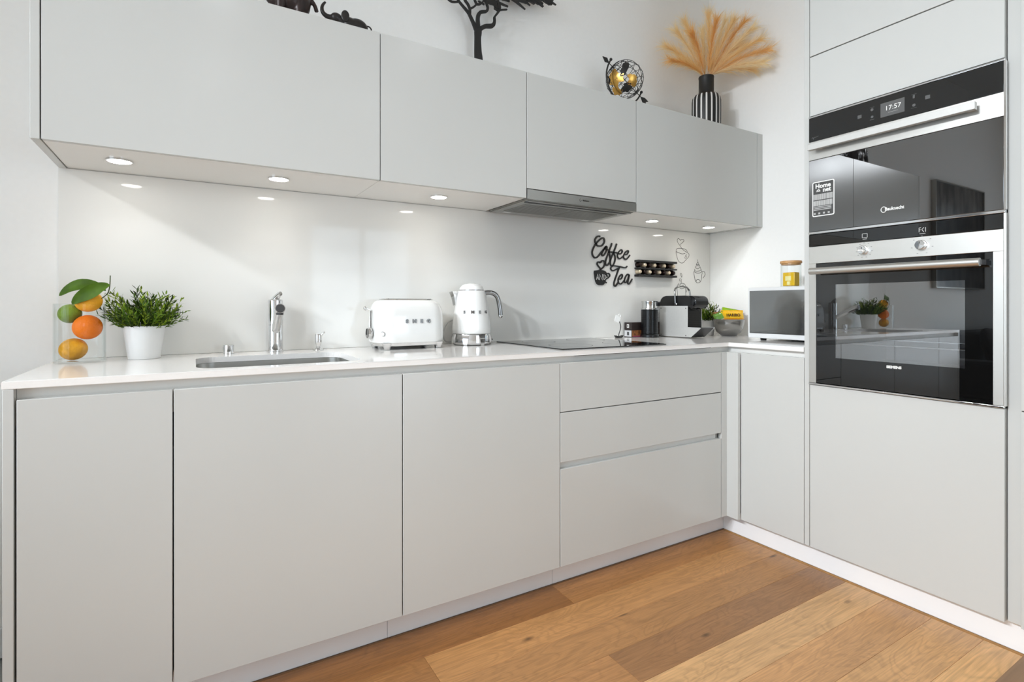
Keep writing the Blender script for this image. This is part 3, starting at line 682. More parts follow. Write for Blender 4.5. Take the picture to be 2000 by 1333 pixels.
t = fruit('orange', 'yellow-orange fruit with two leaves on top in the glass vase', 'orange', (-.2260, 2.028, 1.0745), (.0315, .0365), peel('clementine_peel', (242, 170, 40), .08), (0, R(80), R(-34)))
def leaf_mesh(pts, width, up):
    """pts: midrib; a leaf folded slightly along it"""
    m = M(); P = [Vector(p) for p in smooth2(pts, 4)]; k = len(P); rings = []
    for i, p in enumerate(P):
        s = i/(k-1); w_ = width*(math.sin(math.pi*min(1, s*1.0))**.75*(1-.25*s)+.012)
        tdir = (P[min(i+1, k-1)]-P[max(i-1, 0)]).normalized(); side = tdir.cross(Vector(up)).normalized()
        nr = side.cross(tdir)
        wav = .0022*math.sin(s*9)
        rings.append([p - side*w_ + nr*(.22*w_+wav), p - side*w_*.5 + nr*.06*w_, p, p + side*w_*.5 + nr*.06*w_, p + side*w_ + nr*(.22*w_-wav)])
    top_ = rings; m.loft(top_, False, False); m.loft([[q - Vector(up).normalized()*.0005 for q in r] for r in rings], False, False)
    return m
o = Vector(t.location)
leaf_mesh([Vector(p)-o for p in ((-.181, 1.998, 1.106), (-.205, 2.002, 1.119), (-.240, 2.012, 1.123), (-.272, 2.026, 1.112), (-.297, 2.040, 1.091))], .0205, (.35, -.75, .45)).done('leaf', LEAF, t, 80)
leaf_mesh([Vector(p)-o for p in ((-.170, 1.985, 1.124), (-.192, 1.985, 1.116), (-.220, 1.990, 1.099), (-.245, 1.998, 1.083), (-.262, 2.004, 1.066))], .0225, (.35, -.75, .45)).done('leaf', LEAF, t, 80)
M().tube([Vector(p)-o for p in smooth2([(-.195, 2.016, 1.082), (-.178, 2.005, 1.098), (-.172, 1.998, 1.120), (-.170, 1.993, 1.152)], 4)], .0015, 6).done('twig', mat('twig', (70, 84, 40), .6), t)
M().tube([Vector(p)-o for p in ((-.176, 2.002, 1.100), (-.166, 1.996, 1.098), (-.160, 1.992, 1.100))], .0010, 5).done('twig', bpy.data.materials['twig'], t)

# ------------------------------------------------------------------ potted grass plants
PGREEN = [grain(mat('grass_green', c, .6, Specular_IOR_Level=.2), 40, .25) for c in ((62, 92, 18), (92, 120, 22), (124, 146, 36), (46, 62, 16))]
SOIL = grain(mat('soil', (42, 34, 26), .95), 90, .3)
def sprig_mesh(length, seed):
    rnd = random.Random(seed); m = M()
    bend = rnd.uniform(.05, .28); pts = [Vector((length*s*bend*s, 0, length*s)) for s in (0, .25, .5, .75, 1)]
    m.tube(pts, [.0012, .0011, .001, .0008, .0004], 4)
    nl = 10
    for i in range(nl):
        s = .25 + .75*i/(nl-1); p = Vector((length*s*bend*s, 0, length*s)); a = i*2.4 + rnd.uniform(-.4, .4)
        el = R(rnd.uniform(35, 62)); ll = rnd.uniform(.024, .036)*(1.1-.35*s)
        d = Vector((math.cos(a)*math.cos(el), math.sin(a)*math.cos(el), math.sin(el))); sd = d.cross(Vector((0, 0, 1))).normalized()
        up_ = sd.cross(d)
        for q in ((p, p + d*ll*.25 + sd*.0026, p + d*ll*.6 + sd*.0027, p + d*ll, p + d*ll*.6 - sd*.0027, p + d*ll*.25 - sd*.0026),): 
            vs = [m.v(x) for x in q]; m.f(vs)
            vs = [m.v(x + up_*.0004) for x in q]; m.f(vs)
    return m
def grass_plant(label, c, s, n, rmax, seed):
    t = thing('potted_grass', label, 'plant', c, group='potted grass plants')
    M().lathe([(.038*s, .0005), (.039*s, .002), (.0505*s, .088*s), (.0515*s, .090*s), (.0515*s, .093*s), (.0485*s, .093*s), (.0480*s, .080*s), (.001, .080*s)], n=48).done('pot', WHITEP, t, 40)
    M().lathe([(.0475*s, .0805*s), (.0475*s, .084*s), (.001, .088*s)], n=24).done('soil', SOIL, t)
    proto = [sprig_mesh(random.Random(k).uniform(.100, .128)*s*(.78+.05*k), seed+k) for k in range(8)]
    objs = []; rnd = random.Random(seed)
    for i in range(n):
        k = i % 8
        if i < 8: ob = proto[k].done('sprig', PGREEN[k % 4], t, 0); objs.append(ob)
        else: ob = bpy.data.objects.new('sprig', objs[k].data); COL.objects.link(ob); ob.parent = t
        rr_ = math.sqrt((i+.5)/n); a = i*2.39996 + rnd.uniform(-.2, .2)
        tilt = R(4 + 50*rr_**1.3 + rnd.uniform(-7, 7))
        ob.location = (math.cos(a)*rr_*.040*s, math.sin(a)*rr_*.040*s, .080*s)
        reach = rmax/(.10*s)
        ob.rotation_euler = (Matrix.Rotation(a, 3, 'Z') @ Matrix.Rotation(tilt, 3, 'Y') @ Matrix.Rotation(rnd.uniform(0, 6.28), 3, 'Z')).to_euler()
        k_ = rnd.uniform(.85, 1.12)*(1.0-.34*rr_)
        ob.scale = (k_, k_, k_)
    return t
grass_plant('large green grass plant in a white pot beside the glass vase', (-.0905, 2.066, ZT), 1.12, 170, .12, 11)
grass_plant('small green grass plant in a white pot behind the coffee machine', (2.575, 2.055, ZT), .92, 90, .09, 40)

# ------------------------------------------------------------------ coffee corner
# memo stand with mug-shaped card
t = thing('memo_stand', 'little wire memo stand with a white mug-shaped card', 'memo holder', (1.961, 2.118, ZT))
M().prism([(-.024, .013), (-.016, .0005), (.016, .0005), (.026, .013), (.018, .010), (.008, .0075), (-.006, .0075), (-.016, .010)], lambda a, b: (a, -.010, b), lambda a, b: (a, .010, b)).done('base', BLK, t, 30)
M().tube(smooth2([(.0, 0, .006), (.002, 0, .022), (.012, 0, .045), (.014, 0, .062), (.008, 0, .078), (.004, 0, .086)], 5), .0022, 8).done('wire', BLK, t)
cr, sr = math.cos(R(-24)), math.sin(R(-24))
pc = lambda dy: (lambda a, b: (a*cr-b*sr-.010, dy, a*sr+b*cr+.098))
m = M(); m.prism([(-.017, .016), (.017, .016), (.0165, -.004), (.012, -.0165), (-.012, -.0165), (-.0165, -.004)], pc(-.003), pc(.001))
m.tube([pc(-.001)(.005+.009*math.cos(R(a)), .0185+.010*math.sin(R(a))) for a in range(0, 181, 20)], .0026, 8)
m.done('mug_card', mat('white_card', (246, 246, 244), .6), t)
# capsule boxes
BOXD = grain(mat('dark_box', (40, 30, 27), .45), 18, .3)
for (z0, z1, lb, win) in ((.0004, .040, 'dark coffee capsule box with a pale end label, lower of the two stacked', 1), (.0405, .079, 'dark brown coffee capsule box, on top of the other box', 0)):
    t = thing('capsule_box', lb, 'box', (2.172, 2.135, ZT + z0))
    h_ = z1 - z0
    M().box(-.130, .130, -.028, .028, 0, h_-.0004, .0012).done('carton', BOXD, t)
    if win:
        M().box(-.1306, -.1301, -.026, .026, .003, h_-.004).done('end_label', mat('pale_label', (206, 206, 208), .5), t, 0)
        M().box(-.1310, -.1307, -.009, .006, .010, h_-.012).done('label_print', DGREY, t, 0)
        picm = mat('box_picture', (120, 74, 40), .5); grain(picm, 70, .9)
        M().box(-.128, .03, -.0286, -.0281, .003, h_-.003).done('picture', picm, t, 0)
        M().box(-.12, -.05, -.0290, -.0287, .003, .007).done('label_stripe', mat('magenta_print', (150, 50, 90), .5), t, 0)
        M().box(.075, .128, -.0286, -.0281, .004, .010).done('label_stripe', mat('amber_print', (190, 120, 60), .5), t, 0)
    else:
        M().box(-.1306, -.1301, -.008, .008, .010, h_-.010).done('end_label', PRINTW, t, 0)
        M().box(-.1310, -.1307, -.004, .004, .015, h_-.015).done('label_print', BOXD, t, 0)
        M().box(.075, .128, -.0286, -.0281, .004, h_-.006).done('picture', grain(mat('brown_print', (96, 44, 28), .5), 90, .6), t, 0)
# milk frother
t = thing('milk_frother', 'black ribbed milk frother with steel rim beside the coffee machine', 'milk frother', (2.138, 2.073, ZT))
M().lathe([(.047, .0005), (.0485, .002), (.0485, .014), (.046, .018), (.043, .0185)], n=48).done('base', BLKPL, t)
pr = [(.0425, .019)]
for k in range(24): pr += [(.0445, .021+k*.0052), (.0445, .0244+k*.0052), (.0432, .0250+k*.0052)]
pr += [(.0445, .1465), (.044, .148)]
M().lathe(pr, n=48).done('body', BLKPL, t, 30)
M().lathe([(.0448, .1485), (.0452, .152), (.0440, .156), (.0405, .157), (.0405, .183), (.0418, .188), (.0418, .193), (.0395, .194), (.039, .190), (.001, .190)], n=48).done('rim', mat('polished_steel', (205, 205, 203), .16, 1.0), t, 35)
M().box(.014, .034, -.0430, -.034, .166, .184, .001).done('button', BLKPL, t)
# coffee machine: back to the wall, aluminium side towards the room
t = thing('coffee_machine', 'black and aluminium capsule coffee machine with chrome lever', 'coffee machine', (2.300, 2.0, ZT))
hx = .055
prof = [(-.088, .020), (-.088, .130), (-.088, .160), (-.110, .168), (-.112, .190), (-.106, .207), (-.092, .2175), (-.070, .2215), (.060, .2215), (.082, .216), (.097, .203), (.104, .184), (.104, .006), (-.030, .006)]
M().prism(prof, lambda a, b: (-hx+.003, a, b), lambda a, b: (hx-.003, a, b)).done('body', BLKPL, t, 30)
for sx in (-1, 1):
    pn = M().box(min(sx*hx, sx*(hx-.0028)), max(sx*hx, sx*(hx-.0028)), -.090, .105, .004, .167, .0008).done('side_panel', ALU, t)
    for (y, z) in ((-.078, .012), (-.078, .155), (.093, .012), (.093, .155)):
        M().lathe([(.0028, 0), (.0028, .0008), (.001, .0008)], (sx*hx, y, z), 12, Matrix.Rotation(R(90*sx), 4, 'Y')).done('screw', DGREY, pn)
# round brewing head at the front
m = M(); m.lathe([(.030, -.050), (.0335, -.048), (.0345, -.040), (.0345, .040), (.0335, .048), (.030, .050)], (0, -.104, .186), 32, Matrix.Rotation(R(90), 4, 'Y'))
m.done('brewing_head', mat('gloss_black', (16, 16, 18), .08), t, 40)
M().cyl((0, -.112, .153), (0, -.112, .142), .010, .008).done('outlet', BLKPL, t)
m = M()
for k in range(9): m.box(-hx+.006, hx-.006, -.0910, -.0884, .060+k*.0095, .0655+k*.0095)
m.done('front_grille', BLKPL, t, 0)
m = M(); m.prism([(-.0890, .0045), (-.0890, .057), (-.170, .057), (-.172, .053), (-.110, .0045)], lambda a, b: (-hx, a, b), lambda a, b: (-hx+.003, a, b))
m.prism([(-.0890, .0045), (-.0890, .057), (-.170, .057), (-.172, .053), (-.110, .0045)], lambda a, b: (hx-.003, a, b), lambda a, b: (hx, a, b))
m.done('drip_tray_side', ALU, t, 0)
M().prism([(-.0888, .0045), (-.0888, .0535), (-.168, .0535), (-.108, .0045)], lambda a, b: (-hx+.0032, a, b), lambda a, b: (hx-.0032, a, b)).done('drip_tray', BLKPL, t, 0)
M().box(-hx+.004, hx-.004, -.166, -.0915, .0537, .0562).done('drip_grid', DCHROME, t, 0)
# lever: two arms and a round bow
lv = M()
arc = [(-hx-.004, -.012, .180), (-hx-.004, -.010, .215), (-hx-.002, -.006, .248)] + [(-hx*math.cos(R(a)), -.004, .250+.022*math.sin(R(a))) for a in range(15, 166, 15)] + [(hx+.002, -.006, .248), (hx+.004, -.010, .215), (hx+.004, -.012, .180)]
lv.tube(smooth2(arc, 3), .0044, 12); lv.done('lever', DCHROME, t, 60)
for sx in (-1, 1): M().lathe([(.0075, 0), (.0075, .004), (.005, .0055), (.001, .0050)], (sx*(hx-.002), -.012, .178), 20, Matrix.Rotation(R(90*sx), 4, 'Y')).done('lever_pivot', CHROME, t)
tk = M().loft([[(a, b, z) for a, b in rrect(0, .134, .048, .027, .012, 5)] for z in (.012, .183)]).done('water_tank', clear('smoky_tank', (.86, .86, .86), (1, 1, 1), .15), t, 40)
M().loft([[(a, b, z) for a, b in rrect(0, .134, .050, .029, .012, 5)] for z in (.1835, .190)]).done('tank_lid', BLKPL, t, 40)

# capsule rack on the wall
RX0, RX1, RZ0, RZ1 = 2.124, 2.424, 1.2216, 1.3125
t = thing('capsule_rack', 'black wall rack holding two rows of coffee capsules', 'rack', ((RX0+RX1)/2, YW-.006, RZ0))
for z0, z1 in ((RZ0, RZ0+.0115), (RZ0+.0415, RZ0+.0495), (RZ1-.0115, RZ1)):
    W(t).box(RX0, RX1, YW-.040, YW-.0070, z0, z1, .0008).done('rail', BLK, t)
for x_ in (RX0+.05, RX1-.06): W(t).box(x_, x_+.012, YW-.0095, YW-.0068, RZ0+.002, RZ1-.002).done('bracket', BLK, t, 0)
CAPS = {'dark': grain(mat('dark_capsule', (44, 30, 26), .25, .6), 30, .2), 'cream': mat('cream_capsule', (226, 208, 180), .22, .35)}
pit = (RX1-RX0)/8; capmesh = {}
for row in (0, 1):
    for i in range(8):
        kind_ = 'dark' if (i+row) % 2 == 0 else 'cream'
        zc_ = RZ0+.0115+.0150 if row else RZ0+.0495+.0150
        lb = ('dark brown' if kind_ == 'dark' else 'cream coloured') + ' coffee capsule in the ' + ('lower' if row else 'upper') + ' row of the wall rack'
        c_ = (RX0+pit*(i+.5), YW-.0100, zc_)
        gp = kind_ + ' capsules in the ' + ('lower' if row else 'upper') + ' row'
        if kind_ not in capmesh:
            m = M(c_); rot = Matrix.Rotation(R(90), 4, 'X')
            m.lathe([(.0149, 0), (.0149, .001), (.0140, .0015), (.0132, .014), (.0102, .024), (.0072, .027), (.001, .0275)], c_, 24, rot)
            ob = m.done('coffee_capsule', CAPS[kind_], label=lb, cat='capsule', group=gp); capmesh[kind_] = ob
        else:
            ob = capmesh[kind_].copy(); COL.objects.link(ob); ob.location = c_; ob['label'] = lb; ob['group'] = gp
# steel bowl with sweets
bc = Vector((2.612, 1.940, ZT))
M(bc).lathe([(.034, .0005), (.040, .002), (.062, .020), (.077, .046), (.0825, .074), (.0830, .092), (.0842, .0935), (.0815, .0935), (.081, .074), (.0755, .047), (.060, .022), (.036, .006), (.001, .005)], bc, 56).done('steel_bowl', mat('satin_steel', (152, 151, 149), .2, 1.0), label='round stainless steel bowl full of sweet bags', cat='bowl', smooth=50)
def sweet_bag(label, c, w_, h_, th, col, rot, words=None, band=None):
    t = thing('sweet_bag', label, 'sweet bag', c); t.rotation_euler = rot
    m_ = grain(mat('foil_print', col, .25, .0, Coat_Weight=.4), 25, .12)
    m = M(); nx, nz = 14, 10; fr = []; bk = []
    for j in range(nz+1):
        for sgn, lst in ((-1, fr), (1, bk)):
            lst.append([((i/nx-.5)*w_, sgn*th*((1-abs(2*i/nx-1)**3)*(1-abs(2*j/nz-1)**3)) + .0012*math.sin(i*2.1+j*1.3), (j/nz)*h_) for i in range(nx+1)])
    m.loft(fr, False, False); m.loft(bk, False, False)
    m.done('pouch', m_, t, 60)
    for z in (-.004, h_): M().box(-w_/2, w_/2, -.0012, .0012, z, z+.005).done('crimped_seal', m_, t, 0)
    if band: M().loft([[(x*w_, -th*((1-abs(2*x)**3)*(1-abs(2*z/h_-1)**3))-.0010+.0008*math.sin(x*20), z) for x in (-.48, -.3, -.1, .1, .3, .48)] for z in (h_*.10, h_*.2, h_*.28)], False, False).done('band', mat('band_print', band, .3), t, 60)
    if words: text('bag_words', words, h_*.36, mat('bag_letters', (60, 28, 20), .4), t, lambda a, b, d: (a, -th*1.02-d-.0012, h_*.56+b), bold=.0006)
    return t
sweet_bag('yellow sweet bag with dark lettering lying in front in the bowl', (2.612, 1.912, ZT+.080), .128, .060, .012, (246, 190, 14), (R(-14), 0, R(-27)), 'HARIBO', (240, 150, 30))
sweet_bag('lime green sweet bag sticking up behind the yellow one', (2.622, 1.950, ZT+.084), .084, .066, .011, (150, 188, 30), (R(-8), R(10), R(-30)))
sweet_bag('green and white sweet bag at the left rim of the bowl', (2.560, 1.945, ZT+.080), .056, .048, .009, (120, 178, 66), (R(-10), R(-24), R(-40)), None, (240, 240, 225))
sweet_bag('dark red sweet bag at the back right of the bowl', (2.664, 1.935, ZT+.084), .064, .058, .009, (140, 34, 30), (R(-8), R(8), R(-28)))
sweet_bag('pale orange sweet bag at the very back of the bowl', (2.610, 1.985, ZT+.080), .090, .050, .008, (236, 160, 110), (R(-5), R(-4), R(-27)))
# microwave
t = thing('microwave', 'white microwave with mirrored dark door beside the oven housing', 'microwave', (2.55, 1.46, ZT))
MX0, MX1, MY0, MY1, MZ0, MZ1 = 2.405, 2.735, 1.2465, 1.672, ZT+.010, ZT+.258
W(t).box(MX0+.018, MX1, MY0, MY1, MZ0, MZ1, .004).done('body', WHITEPL, t)
dr = W(t).box(MX0, MX0+.0175, MY0, MY1, MZ0+.001, MZ1-.001, .003).done('door', WHITEPL, t)
W(t).box(MX0-.0006, MX0+.002, MY0+.004, MY1-.009, MZ0+.024, MZ1-.017).done('door_glass', mat('mirror_grey_glass', (138, 138, 136), .05, .85), dr, 0)
for x in (MX0+.035, MX1-.04):
    for y in (MY0+.05, MY1-.06): W(t).lathe([(.013, .0003), (.015, .0100)], (x, y, ZT), 16).done('foot', BLKPL, t)
# jars on the microwave
for (c_, lb, cont) in (((2.505, 1.512, MZ1), 'glass jar with bamboo lid and yellow contents on the microwave', True), ((2.525, 1.402, MZ1), 'second glass jar with bamboo lid, mostly hidden behind the oven housing', False)):
    t = thing('storage_jar', lb, 'jar', c_)
    M().lathe([(.043, .0005), (.045, .003), (.045, .112), (.0435, .1125), (.0435, .004), (.001, .0035)], n=48).done('glass', GLASS, t, 40)
    ld = M().lathe([(.0425, .106), (.0425, .1128), (.0475, .113), (.0475, .122), (.0465, .1245), (.001, .1245)], n=48).done('lid', BAMBOO, t, 40)
    yl = grain(mat('yellow_packet', (226, 182, 16), .35), 20, .1) if cont else grain(mat('green_packet', (150, 150, 90), .5), 20, .2)
    pk = M().box(-.020, .022, -.030, .030, .0045, .070, .004).done('packet', yl, t)
    M().box(-.0206, -.0201, -.012, .016, .030, .052).done('packet_print', mat('packet_cream', (236, 226, 160), .5), pk, 0)
    M().box(-.0206, -.0201, -.006, .008, .010, .026).done('packet_print', bpy.data.materials['packet_cream'], pk, 0)

# ------------------------------------------------------------------ wall sign and drawn cups
COFFEE = [[(1.8787,1.4248),(1.8693,1.4266),(1.8568,1.4221),(1.8468,1.4112),(1.8437,1.4002),(1.8468,1.3896),(1.8522,1.3815),(1.8631,1.3749),(1.8755,1.3744),(1.8912,1.3789),(1.9038,1.3918),(1.9078,1.4054),(1.9038,1.4161),(1.8943,1.4185),(1.8818,1.4123),(1.8662,1.4004),(1.8553,1.3901),(1.846,1.3811),(1.8367,1.3673),(1.8275,1.35),(1.8252,1.3355),(1.829,1.3225),(1.8383,1.3133),(1.8491,1.312),(1.8615,1.318),(1.8787,1.3346),(1.8943,1.3499),(1.907,1.3628),(1.9165,1.373)],[(1.9181,1.3756),(1.9117,1.3691),(1.9007,1.3539),(1.8912,1.3388),(1.8904,1.3291),(1.8959,1.3245),(1.9054,1.3298),(1.9165,1.3438),(1.9244,1.3601),(1.9252,1.3723),(1.9181,1.3756)],[(1.9117,1.3655),(1.9196,1.3586),(1.9388,1.3578)],[(1.9588,1.3951),(1.9548,1.3814),(1.9468,1.3662),(1.9388,1.3474),(1.9292,1.3285),(1.9196,1.3073),(1.9149,1.2925),(1.9149,1.2828),(1.9196,1.2768),(1.9276,1.2759),(1.9356,1.2824),(1.9452,1.295),(1.9484,1.3086),(1.9468,1.3257),(1.942,1.3377),(1.9372,1.3461),(1.9516,1.3468),(1.9677,1.3464)],[(1.9929,1.3934),(1.9855,1.3757),(1.9742,1.3529),(1.9613,1.3289),(1.9516,1.3088),(1.9484,1.2939),(1.95,1.2817),(1.9548,1.2745),(1.9677,1.2787),(1.9774,1.2939),(1.9823,1.3101),(1.9807,1.3261),(1.9742,1.3381),(1.9693,1.344),(1.9839,1.3454),(2.0002,1.3444)],[(2.0002,1.3419),(2.0166,1.3402),(2.0282,1.347),(2.0331,1.356),(2.0265,1.3631),(2.0166,1.3588),(2.0051,1.3471),(1.9986,1.3344),(2.0002,1.3221),(2.0117,1.3146),(2.0232,1.3182),(2.0397,1.3302)],[(2.048,1.3393),(2.0614,1.3387),(2.0731,1.3468),(2.0773,1.357),(2.0714,1.3611),(2.0597,1.3549),(2.0464,1.3405),(2.0414,1.3277),(2.0464,1.318),(2.058,1.3129),(2.0698,1.3191),(2.0882,1.3375)]]
TEA = [[(2.0681,1.2763),(2.0597,1.2691),(2.048,1.2674),(2.0315,1.2693),(2.015,1.2718),(1.9855,1.2744),(1.9677,1.2743),(1.9564,1.2683),(1.9516,1.2596),(1.9564,1.2511),(1.9677,1.2485),(1.9823,1.2533),(1.9986,1.26),(2.0101,1.2641)],[(2.0133,1.2692),(2.0051,1.254),(1.9921,1.2264),(1.9807,1.2014),(1.9742,1.1815),(1.9758,1.1692),(1.9823,1.1663),(1.9904,1.172),(2.0035,1.1859)],[(2.0101,1.2046),(2.0232,1.2062),(2.0331,1.2177),(2.0331,1.2276),(2.0265,1.2299),(2.015,1.2209),(2.0051,1.2057),(2.0043,1.1896),(2.0117,1.1811),(2.0216,1.1788),(2.0331,1.1853),(2.0464,1.1981)],[(2.0798,1.2277),(2.0731,1.2326),(2.0631,1.2273),(2.053,1.212),(2.048,1.1968),(2.0514,1.1869),(2.0597,1.1884),(2.0698,1.1999),(2.0798,1.2202),(2.0832,1.2316)],[(2.0832,1.2291),(2.0798,1.2127),(2.0748,1.1962),(2.0731,1.1837),(2.0781,1.1787),(2.0882,1.1865),(2.1052,1.2083)]]
HEART = [[(1.8794,1.2497),(1.8771,1.2593),(1.8662,1.2686),(1.8584,1.2792),(1.8615,1.2889),(1.8708,1.2905),(1.8802,1.2873),(1.8881,1.2961),(1.8991,1.299),(1.9078,1.2921),(1.9086,1.2799),(1.9007,1.265),(1.8881,1.2561),(1.8794,1.2497)]]
CUP = [(1.839,1.2447),(1.8537,1.2464),(1.874,1.2489),(1.8975,1.2479),(1.9117,1.2447),(1.9196,1.2389),(1.922,1.2292),(1.9189,1.2145),(1.9149,1.2022),(1.9086,1.185),(1.907,1.1776),(1.9007,1.1714),(1.8912,1.1694),(1.8787,1.1692),(1.8662,1.1695),(1.8553,1.1753),(1.8483,1.186),(1.8429,1.2003),(1.8398,1.2183),(1.8375,1.2339)]
CUPH = [[(1.9196,1.231),(1.934,1.2333),(1.9436,1.2274),(1.9436,1.2188),(1.934,1.21),(1.9196,1.2035),(1.9117,1.196),(1.9117,1.1887),(1.9228,1.1822)],[(1.922,1.228),(1.9244,1.2195),(1.9292,1.2172)]]
AND_ = [[(1.8506,1.1969),(1.8599,1.2273),(1.8662,1.1973)],[(1.854,1.2067),(1.8638,1.2069)],[(1.8716,1.1962),(1.8716,1.2265),(1.8912,1.1967),(1.892,1.2271)],[(1.9014,1.1982),(1.9014,1.2262),(1.9125,1.2204),(1.9157,1.212),(1.9117,1.2033),(1.9022,1.1988)]]
D1 = [[(2.4924,1.415),(2.4908,1.4217),(2.5021,1.4291),(2.5167,1.4401),(2.5151,1.4479),(2.5086,1.4498),(2.4957,1.4484),(2.4876,1.4434),(2.4795,1.4502),(2.4699,1.4529),(2.4627,1.4469),(2.4627,1.4357),(2.4699,1.4249),(2.4828,1.4134),(2.4989,1.3974),(2.5184,1.3849),(2.5445,1.375),(2.5577,1.3688),(2.5618,1.3611),(2.556,1.3495),(2.5412,1.3374),(2.5281,1.3267),(2.5135,1.3148),(2.4965,1.3112),(2.4795,1.3162),(2.4675,1.3274),(2.4571,1.3504),(2.4516,1.3647),(2.4524,1.3859),(2.4635,1.3944),(2.4812,1.3964),(2.5021,1.3965),(2.5249,1.3943),(2.5412,1.3873),(2.5461,1.3773)],[(2.4524,1.3759),(2.4683,1.3711),(2.5021,1.3649),(2.5281,1.3696)],[(2.5412,1.3646),(2.5314,1.3562),(2.5249,1.3412),(2.5363,1.344),(2.5412,1.3567)]]
D2 = [[(2.6303,1.338),(2.6354,1.3278),(2.643,1.3143),(2.6558,1.2958),(2.666,1.2788),(2.6711,1.2721)],[(2.6405,1.3229),(2.6253,1.3102),(2.6507,1.306)],[(2.6227,1.3083),(2.6379,1.3003),(2.6532,1.3026)],[(2.6278,1.3016),(2.6152,1.2908),(2.6354,1.283),(2.6583,1.2924)],[(2.6127,1.2804),(2.6076,1.2717),(2.6278,1.2672),(2.6558,1.2716),(2.666,1.2788)],[(2.6026,1.2663),(2.6202,1.2583),(2.643,1.2564),(2.666,1.2615),(2.6737,1.2704)],[(2.6026,1.2629),(2.6051,1.2458),(2.6101,1.2253),(2.6152,1.2117),(2.6278,1.1999),(2.6405,1.1985),(2.6583,1.2041),(2.6686,1.2199),(2.6711,1.2425),(2.6763,1.2618)],[(2.6227,1.2067),(2.6278,1.2154),(2.6405,1.2183),(2.6532,1.2143),(2.6558,1.2057)],[(2.6737,1.2652),(2.6917,1.2675),(2.7008,1.2574),(2.6995,1.2451),(2.6814,1.2272)]]
D3 = [[(2.4917,1.2526),(2.488,1.244),(2.4953,1.2341),(2.4989,1.2274),(2.5014,1.241),(2.4929,1.2517)],[(2.4868,1.2221),(2.4808,1.2135),(2.4844,1.2035)],[(2.4965,1.2173),(2.4941,1.2071),(2.4965,1.1953)],[(2.4748,1.1915),(2.4628,1.1795),(2.458,1.166),(2.4604,1.1492),(2.4652,1.1191)],[(2.47,1.1796),(2.4844,1.1833),(2.4892,1.1901),(2.5087,1.1922),(2.5209,1.1891),(2.5307,1.1791),(2.5307,1.157),(2.5331,1.1197)],[(2.4844,1.1782),(2.4965,1.1734),(2.5135,1.1838)],[(2.482,1.163),(2.4989,1.1599),(2.5184,1.1653),(2.5331,1.1774)],[(2.5331,1.1723),(2.5442,1.1725),(2.5442,1.1572),(2.538,1.1401)]]
YS = YW-.0067
t = thing('wall_sign', 'black cut-out lettering sign reading Coffee and Tea on the back panel', 'sign', (1.97, YS, 1.17))
pl_s = lambda a, b, d: (a-1.97, -d, b-1.17)
def word(name, strokes, wd, d1=.0065, d0=.0005):
    m = M()
    for i, s_ in enumerate(strokes): m.strip(smooth2(s_, 5), wd[i] if isinstance(wd, list) else wd, pl_s, d1, d0 + .0002*i)
    return m.done(name, BLK, t, 0)
word('coffee_word', COFFEE, [.0080, .0070, .0048, .0078, .0078, .0068, .0068])
word('tea_word', TEA, [.0066, .0078, .0066, .0066, .0066])
word('heart', HEART, .0070)
M().prism(CUP, lambda a, b: pl_s(a, b, .0065), lambda a, b: pl_s(a, b, .0005)).done('cup', BLK, t, 0)
word('cup_handle', CUPH, .0060)
m = M()
for s_ in AND_: m.strip(s_, .0042, pl_s, .0069, .0066)
m.done('and_word', mat('sign_cutout_white', (206, 205, 202), .5), t, 0)
INK = mat('decal_ink', (70, 68, 66), .6)
for strokes, lb in ((D1, 'thin line drawing of a teacup with a heart above it'), (D2, 'thin line drawing of a mug topped with whipped cream'), (D3, 'thin line drawing of a steaming cup behind the coffee machine')):
    c_ = Vector((sum(p[0] for p in strokes[0])/len(strokes[0]), YS, sum(p[1] for p in strokes[0])/len(strokes[0])))
    m = M(c_)
    for i, s_ in enumerate(strokes): m.strip(smooth2(s_, 4), .0028, lambda a, b, d: (a, YS-d, b), .0004+.00005*i, .0001)
    m.done('wall_decal', INK, label=lb, cat='wall decal', group='line drawn cups on the back panel', smooth=0)

# ------------------------------------------------------------------ on top of the wall cabinets
ZTOP = ZUT - .004
TRUNK = [[(1.1393,2.0492,0.0571),(1.1367,2.1286,0.0434),(1.1354,2.1671,0.0388),(1.1329,2.1961,0.0342),(1.1316,2.2505,0.0301),(1.1329,2.2782,0.0342),(1.1342,2.3014,0.0319)],[(1.1239,2.2896,0.0205),(1.1087,2.3173,0.0159),(1.0935,2.3426,0.0136),(1.0835,2.3555,0.0124),(1.0586,2.3755,0.0101),(1.0388,2.3921,0.0089),(1.0241,2.4145,0.0078)],[(1.0923,2.3512,0.0113),(1.0923,2.3716,0.0102),(1.0835,2.3894,0.0102),(1.0685,2.4053,0.0101),(1.0586,2.4293,0.009)],[(1.0961,2.3749,0.0079),(1.1138,2.3891,0.008),(1.1239,2.4034,0.008),(1.1163,2.4193,0.008),(1.1087,2.4443,0.0068)],[(1.1214,2.4026,0.008),(1.1419,2.4074,0.008),(1.1573,2.4222,0.0069)],[(1.1329,2.2965,0.0217),(1.1316,2.3372,0.0171),(1.1367,2.3614,0.016),(1.1496,2.3753,0.0137),(1.1755,2.3861,0.0115),(1.182,2.4041,0.0092),(1.1755,2.4229,0.0092),(1.1703,2.4536,0.008)],[(1.147,2.3003,0.0183),(1.1703,2.3168,0.0172),(1.2044,2.3283,0.0185),(1.2163,2.3489,0.0116),(1.2163,2.3675,0.0093),(1.2176,2.3725,0.0081),(1.2336,2.3956,0.0093),(1.2416,2.4118,0.0093),(1.2363,2.4313,0.0093),(1.2336,2.4678,0.0082)],[(1.2416,2.4095,0.007),(1.2551,2.4145,0.0061),(1.2822,2.4234,0.0052)]]
